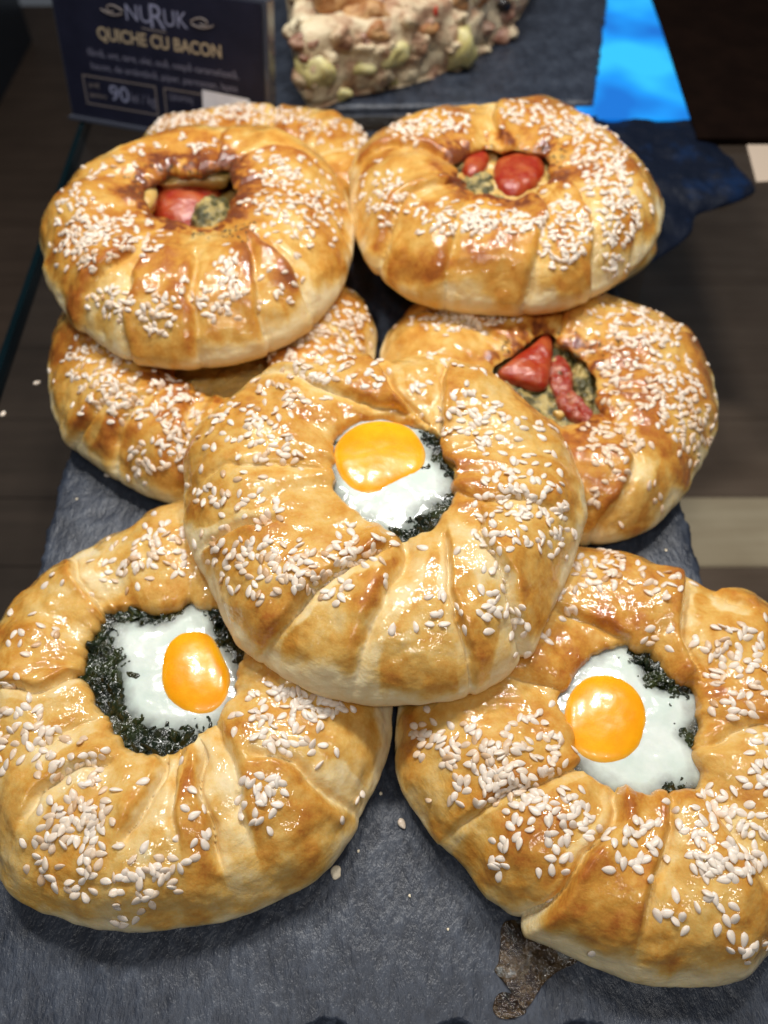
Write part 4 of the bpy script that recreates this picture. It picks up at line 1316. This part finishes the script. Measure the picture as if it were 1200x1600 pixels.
def slab_blob(name, poly, z0, z1, mat, amp, freq, seed, inset=0.0):
    P = smooth_poly(poly, 240); c = centroid(P)
    nu, nv = 220, 44
    th = np.linspace(-np.pi, np.pi, nu, endpoint=False)
    Rr = radial(P, c, th) - inset
    t = np.linspace(0, 1, nv)
    C = curve_pts([(0.0, 1), (.5, 1.0), (.9, .98), (.985, .9), (1.0, .6), (1.0, .3), (.98, .06), (.9, 0), (0.02, 0)], 12)
    ti = np.linspace(0, len(C) - 1, nv)
    S = np.interp(ti, np.arange(len(C)), C[:, 0]); Zp = np.interp(ti, np.arange(len(C)), C[:, 1])
    X = c[0] + np.cos(th)[:, None] * Rr[:, None] * S; Y = c[1] + np.sin(th)[:, None] * Rr[:, None] * S
    Z = z0 + (z1 - z0) * np.broadcast_to(Zp, X.shape)
    d = amp * fbm(X * freq + seed, Y * freq, Z * freq, 4)
    wside = sst(.7, 1, S)
    X = X + np.cos(th)[:, None] * d * wside; Y = Y + np.sin(th)[:, None] * d * wside
    Z = Z + d * np.where(Zp > .5, 1, 0) * 0.6
    Z = np.maximum(Z, z0)
    return mesh_np(name, np.stack([X, Y, Z], -1).reshape(-1, 3), grid_faces(nu, nv), mat)


ql = qpoly - qc0
qbody = link('filling', slab_blob('filling', ql, 0.02, QH * .8, M['quiche'], 0.40, 0.5, 3.0), slice_)
link('browned_top', slab_blob('browned_top', ql * 0.9 + np.array([0.2, 1.2]), QH * .74, QH * 1.0, M['quiche_top'], 0.35, 0.8, 9.0, 0.05), slice_)


R_ = random.Random(21)
qv = np.array([v.co[:] for v in qbody.data.vertices]) * 100 + np.array([*qc0, 0])
qbvh = BVHTree.FromPolygons([Vector(v) for v in qv.tolist()], [list(p.vertices) for p in qbody.data.polygons])


def qpiece(nm, mt_, px, py, rr, sq, seed):
    d = ray(px, py); d = d / np.linalg.norm(d)
    h = qbvh.ray_cast(Vector(CAMP), Vector(d))
    if h[0] is None: return
    p_ = np.array(h[0]) + d * rr * 0.62 - np.array([*qc0, 0])
    bm = bmesh.new(); bmesh.ops.create_icosphere(bm, subdivisions=3, radius=1)
    Vq = np.array([v.co[:] for v in bm.verts]); Fq = [[v.index for v in f.verts] for f in bm.faces]; bm.free()
    Vq = Vq * (1 + .4 * fbm(Vq[:, 0] * 1.1 + seed, Vq[:, 1] * 1.1, Vq[:, 2] * 1.1, 3))[:, None] * rr * np.array(sq)
    link(nm, mesh_np(nm, Vq + p_, Fq, mt_), slice_)


for i in range(70):
    px, py = R_.uniform(458, 812), R_.uniform(-8, 160)
    if py < 48: nm, mt_, rr = [('browned_piece', M['quiche_top'], .8), ('browned_piece', M['quiche_top'], .6), ('crust_piece', M['quiche'], .55), ('bacon_piece', M['bacon'], .5)][R_.randrange(4)]
    elif py < 82: nm, mt_, rr = [('bacon_piece', M['bacon'], .6), ('bacon_piece', M['bacon'], .5), ('crust_piece', M['quiche'], .55)][R_.randrange(3)]
    else: nm, mt_, rr = [('crust_piece', M['quiche'], .6), ('crust_piece', M['quiche'], .5), ('bacon_piece', M['bacon'], .35), ('potato_piece', M['potato'], .45)][R_.randrange(4)]
    qpiece(nm, mt_, px, py, rr * R_.uniform(.9, 1.6), (R_.uniform(.9, 1.5), .75, R_.uniform(.6, 1)), i * 3.3)
for px, py, rr, sq in [(492, 108, 1.1, (1, .7, .9)), (560, 96, 1.15, (1.3, .7, .8)), (608, 84, 1.0, (1.1, .7, .8)), (712, 75, 1.35, (.95, .7, 1.1))]:
    qpiece('potato_piece', M['potato'], px, py, rr, sq, px * .1)
qpiece('pepper_piece', M['pepper'], 678, 22, .5, (.6, .6, 1.2), 4.0)
qpiece('pepper_piece', M['pepper'], 540, 8, .4, (1, .6, .7), 5.0)
qpiece('olive_piece', M['olive'], 780, 6, .6, (1.3, .8, .8), 6.0)
qpiece('olive_piece', M['olive'], 603, 130, .5, (.6, .8, 1.2), 3.0)

# ------------------------------------------------------------------ stand-ins for blue reflections, and dark board at the right
def flat_poly(name, pts, z, th, mat, label, cat):
    P = [at(px, py, z)[:2] for px, py in pts]
    c = np.mean(P, 0)
    n = len(P)
    V = [[*(p - c), 0] for p in P] + [[*(p - c), -th] for p in P]
    F = [list(range(n)), list(range(2 * n - 1, n - 1, -1))] + [[i, n + i, n + (i + 1) % n, (i + 1) % n] for i in range(n)]
    me = mesh_np(name, V, F, mat, False)
    bm = bmesh.new(); bm.from_mesh(me); bmesh.ops.recalc_face_normals(bm, faces=bm.faces); bm.to_mesh(me); bm.free()
    o = link(name, me)
    o.location = (c[0] * .01, c[1] * .01, z * .01)
    tag(o, label, cat)
    return o


flat_poly('blue_reflection_sheet', [(900, 186), (1083, 186), (1003, -40), (900, -40)], GZ + .35, .3, M['blue'], 'glowing sheet standing in for a bright blue reflection between the rear slate and the dark board', 'reflection stand-in')  # glowing sheet added where the glass reflects blue
flat_poly('dark_board', [(1090, 216), (1330, 216), (1180, -40), (1008, -40)], GZ + .5, .45, mat_simple('black_brown_board', (0.0045, 0.0018, 0.001), 0.9, 0.05, noise=(40, (0.008, 0.0035, 0.002), 0.4, 0.7)), 'blackish brown board lying at the back right corner', 'board')
flat_poly('paper_tag', [(1182, 284), (1250, 280), (1230, 214), (1164, 215)], GZ + .1, .08, M['paper'] if False else mat_simple('beige_paper', (0.50, 0.40, 0.31), 0.7), 'small beige paper piece at the right edge below the dark board', 'paper')

# crumpled sheet added in place of a dark blue reflection in the glass
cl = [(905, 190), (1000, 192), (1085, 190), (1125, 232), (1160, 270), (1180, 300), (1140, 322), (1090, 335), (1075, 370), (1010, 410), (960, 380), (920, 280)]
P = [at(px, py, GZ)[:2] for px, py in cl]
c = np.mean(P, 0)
me = blob_mesh('crumpled_reflection_sheet', [p - c for p in P], 0.02, 0.55, M['navy_reflection'], 2.6, 0.25, 0.45, 6.6, 160, 60, depth=0.0, under=.98)
o = link('crumpled_reflection_sheet', me)
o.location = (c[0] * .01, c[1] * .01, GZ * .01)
tag(o, 'crumpled sheet standing in for a dark blue reflection in front of the bright blue one', 'cloth')

# dark side wall of the display case
wl = at(-40, 430, GZ)
wall = link('case_side_wall', box_mesh('case_side_wall', gB[0] - 26, gB[0] - 25, 20, 110, FLOOR_Z, 40, mat_simple('dark_case_wall', (0.012, 0.018, 0.026), 0.25, 0.5)))
tag(wall, kind='structure')
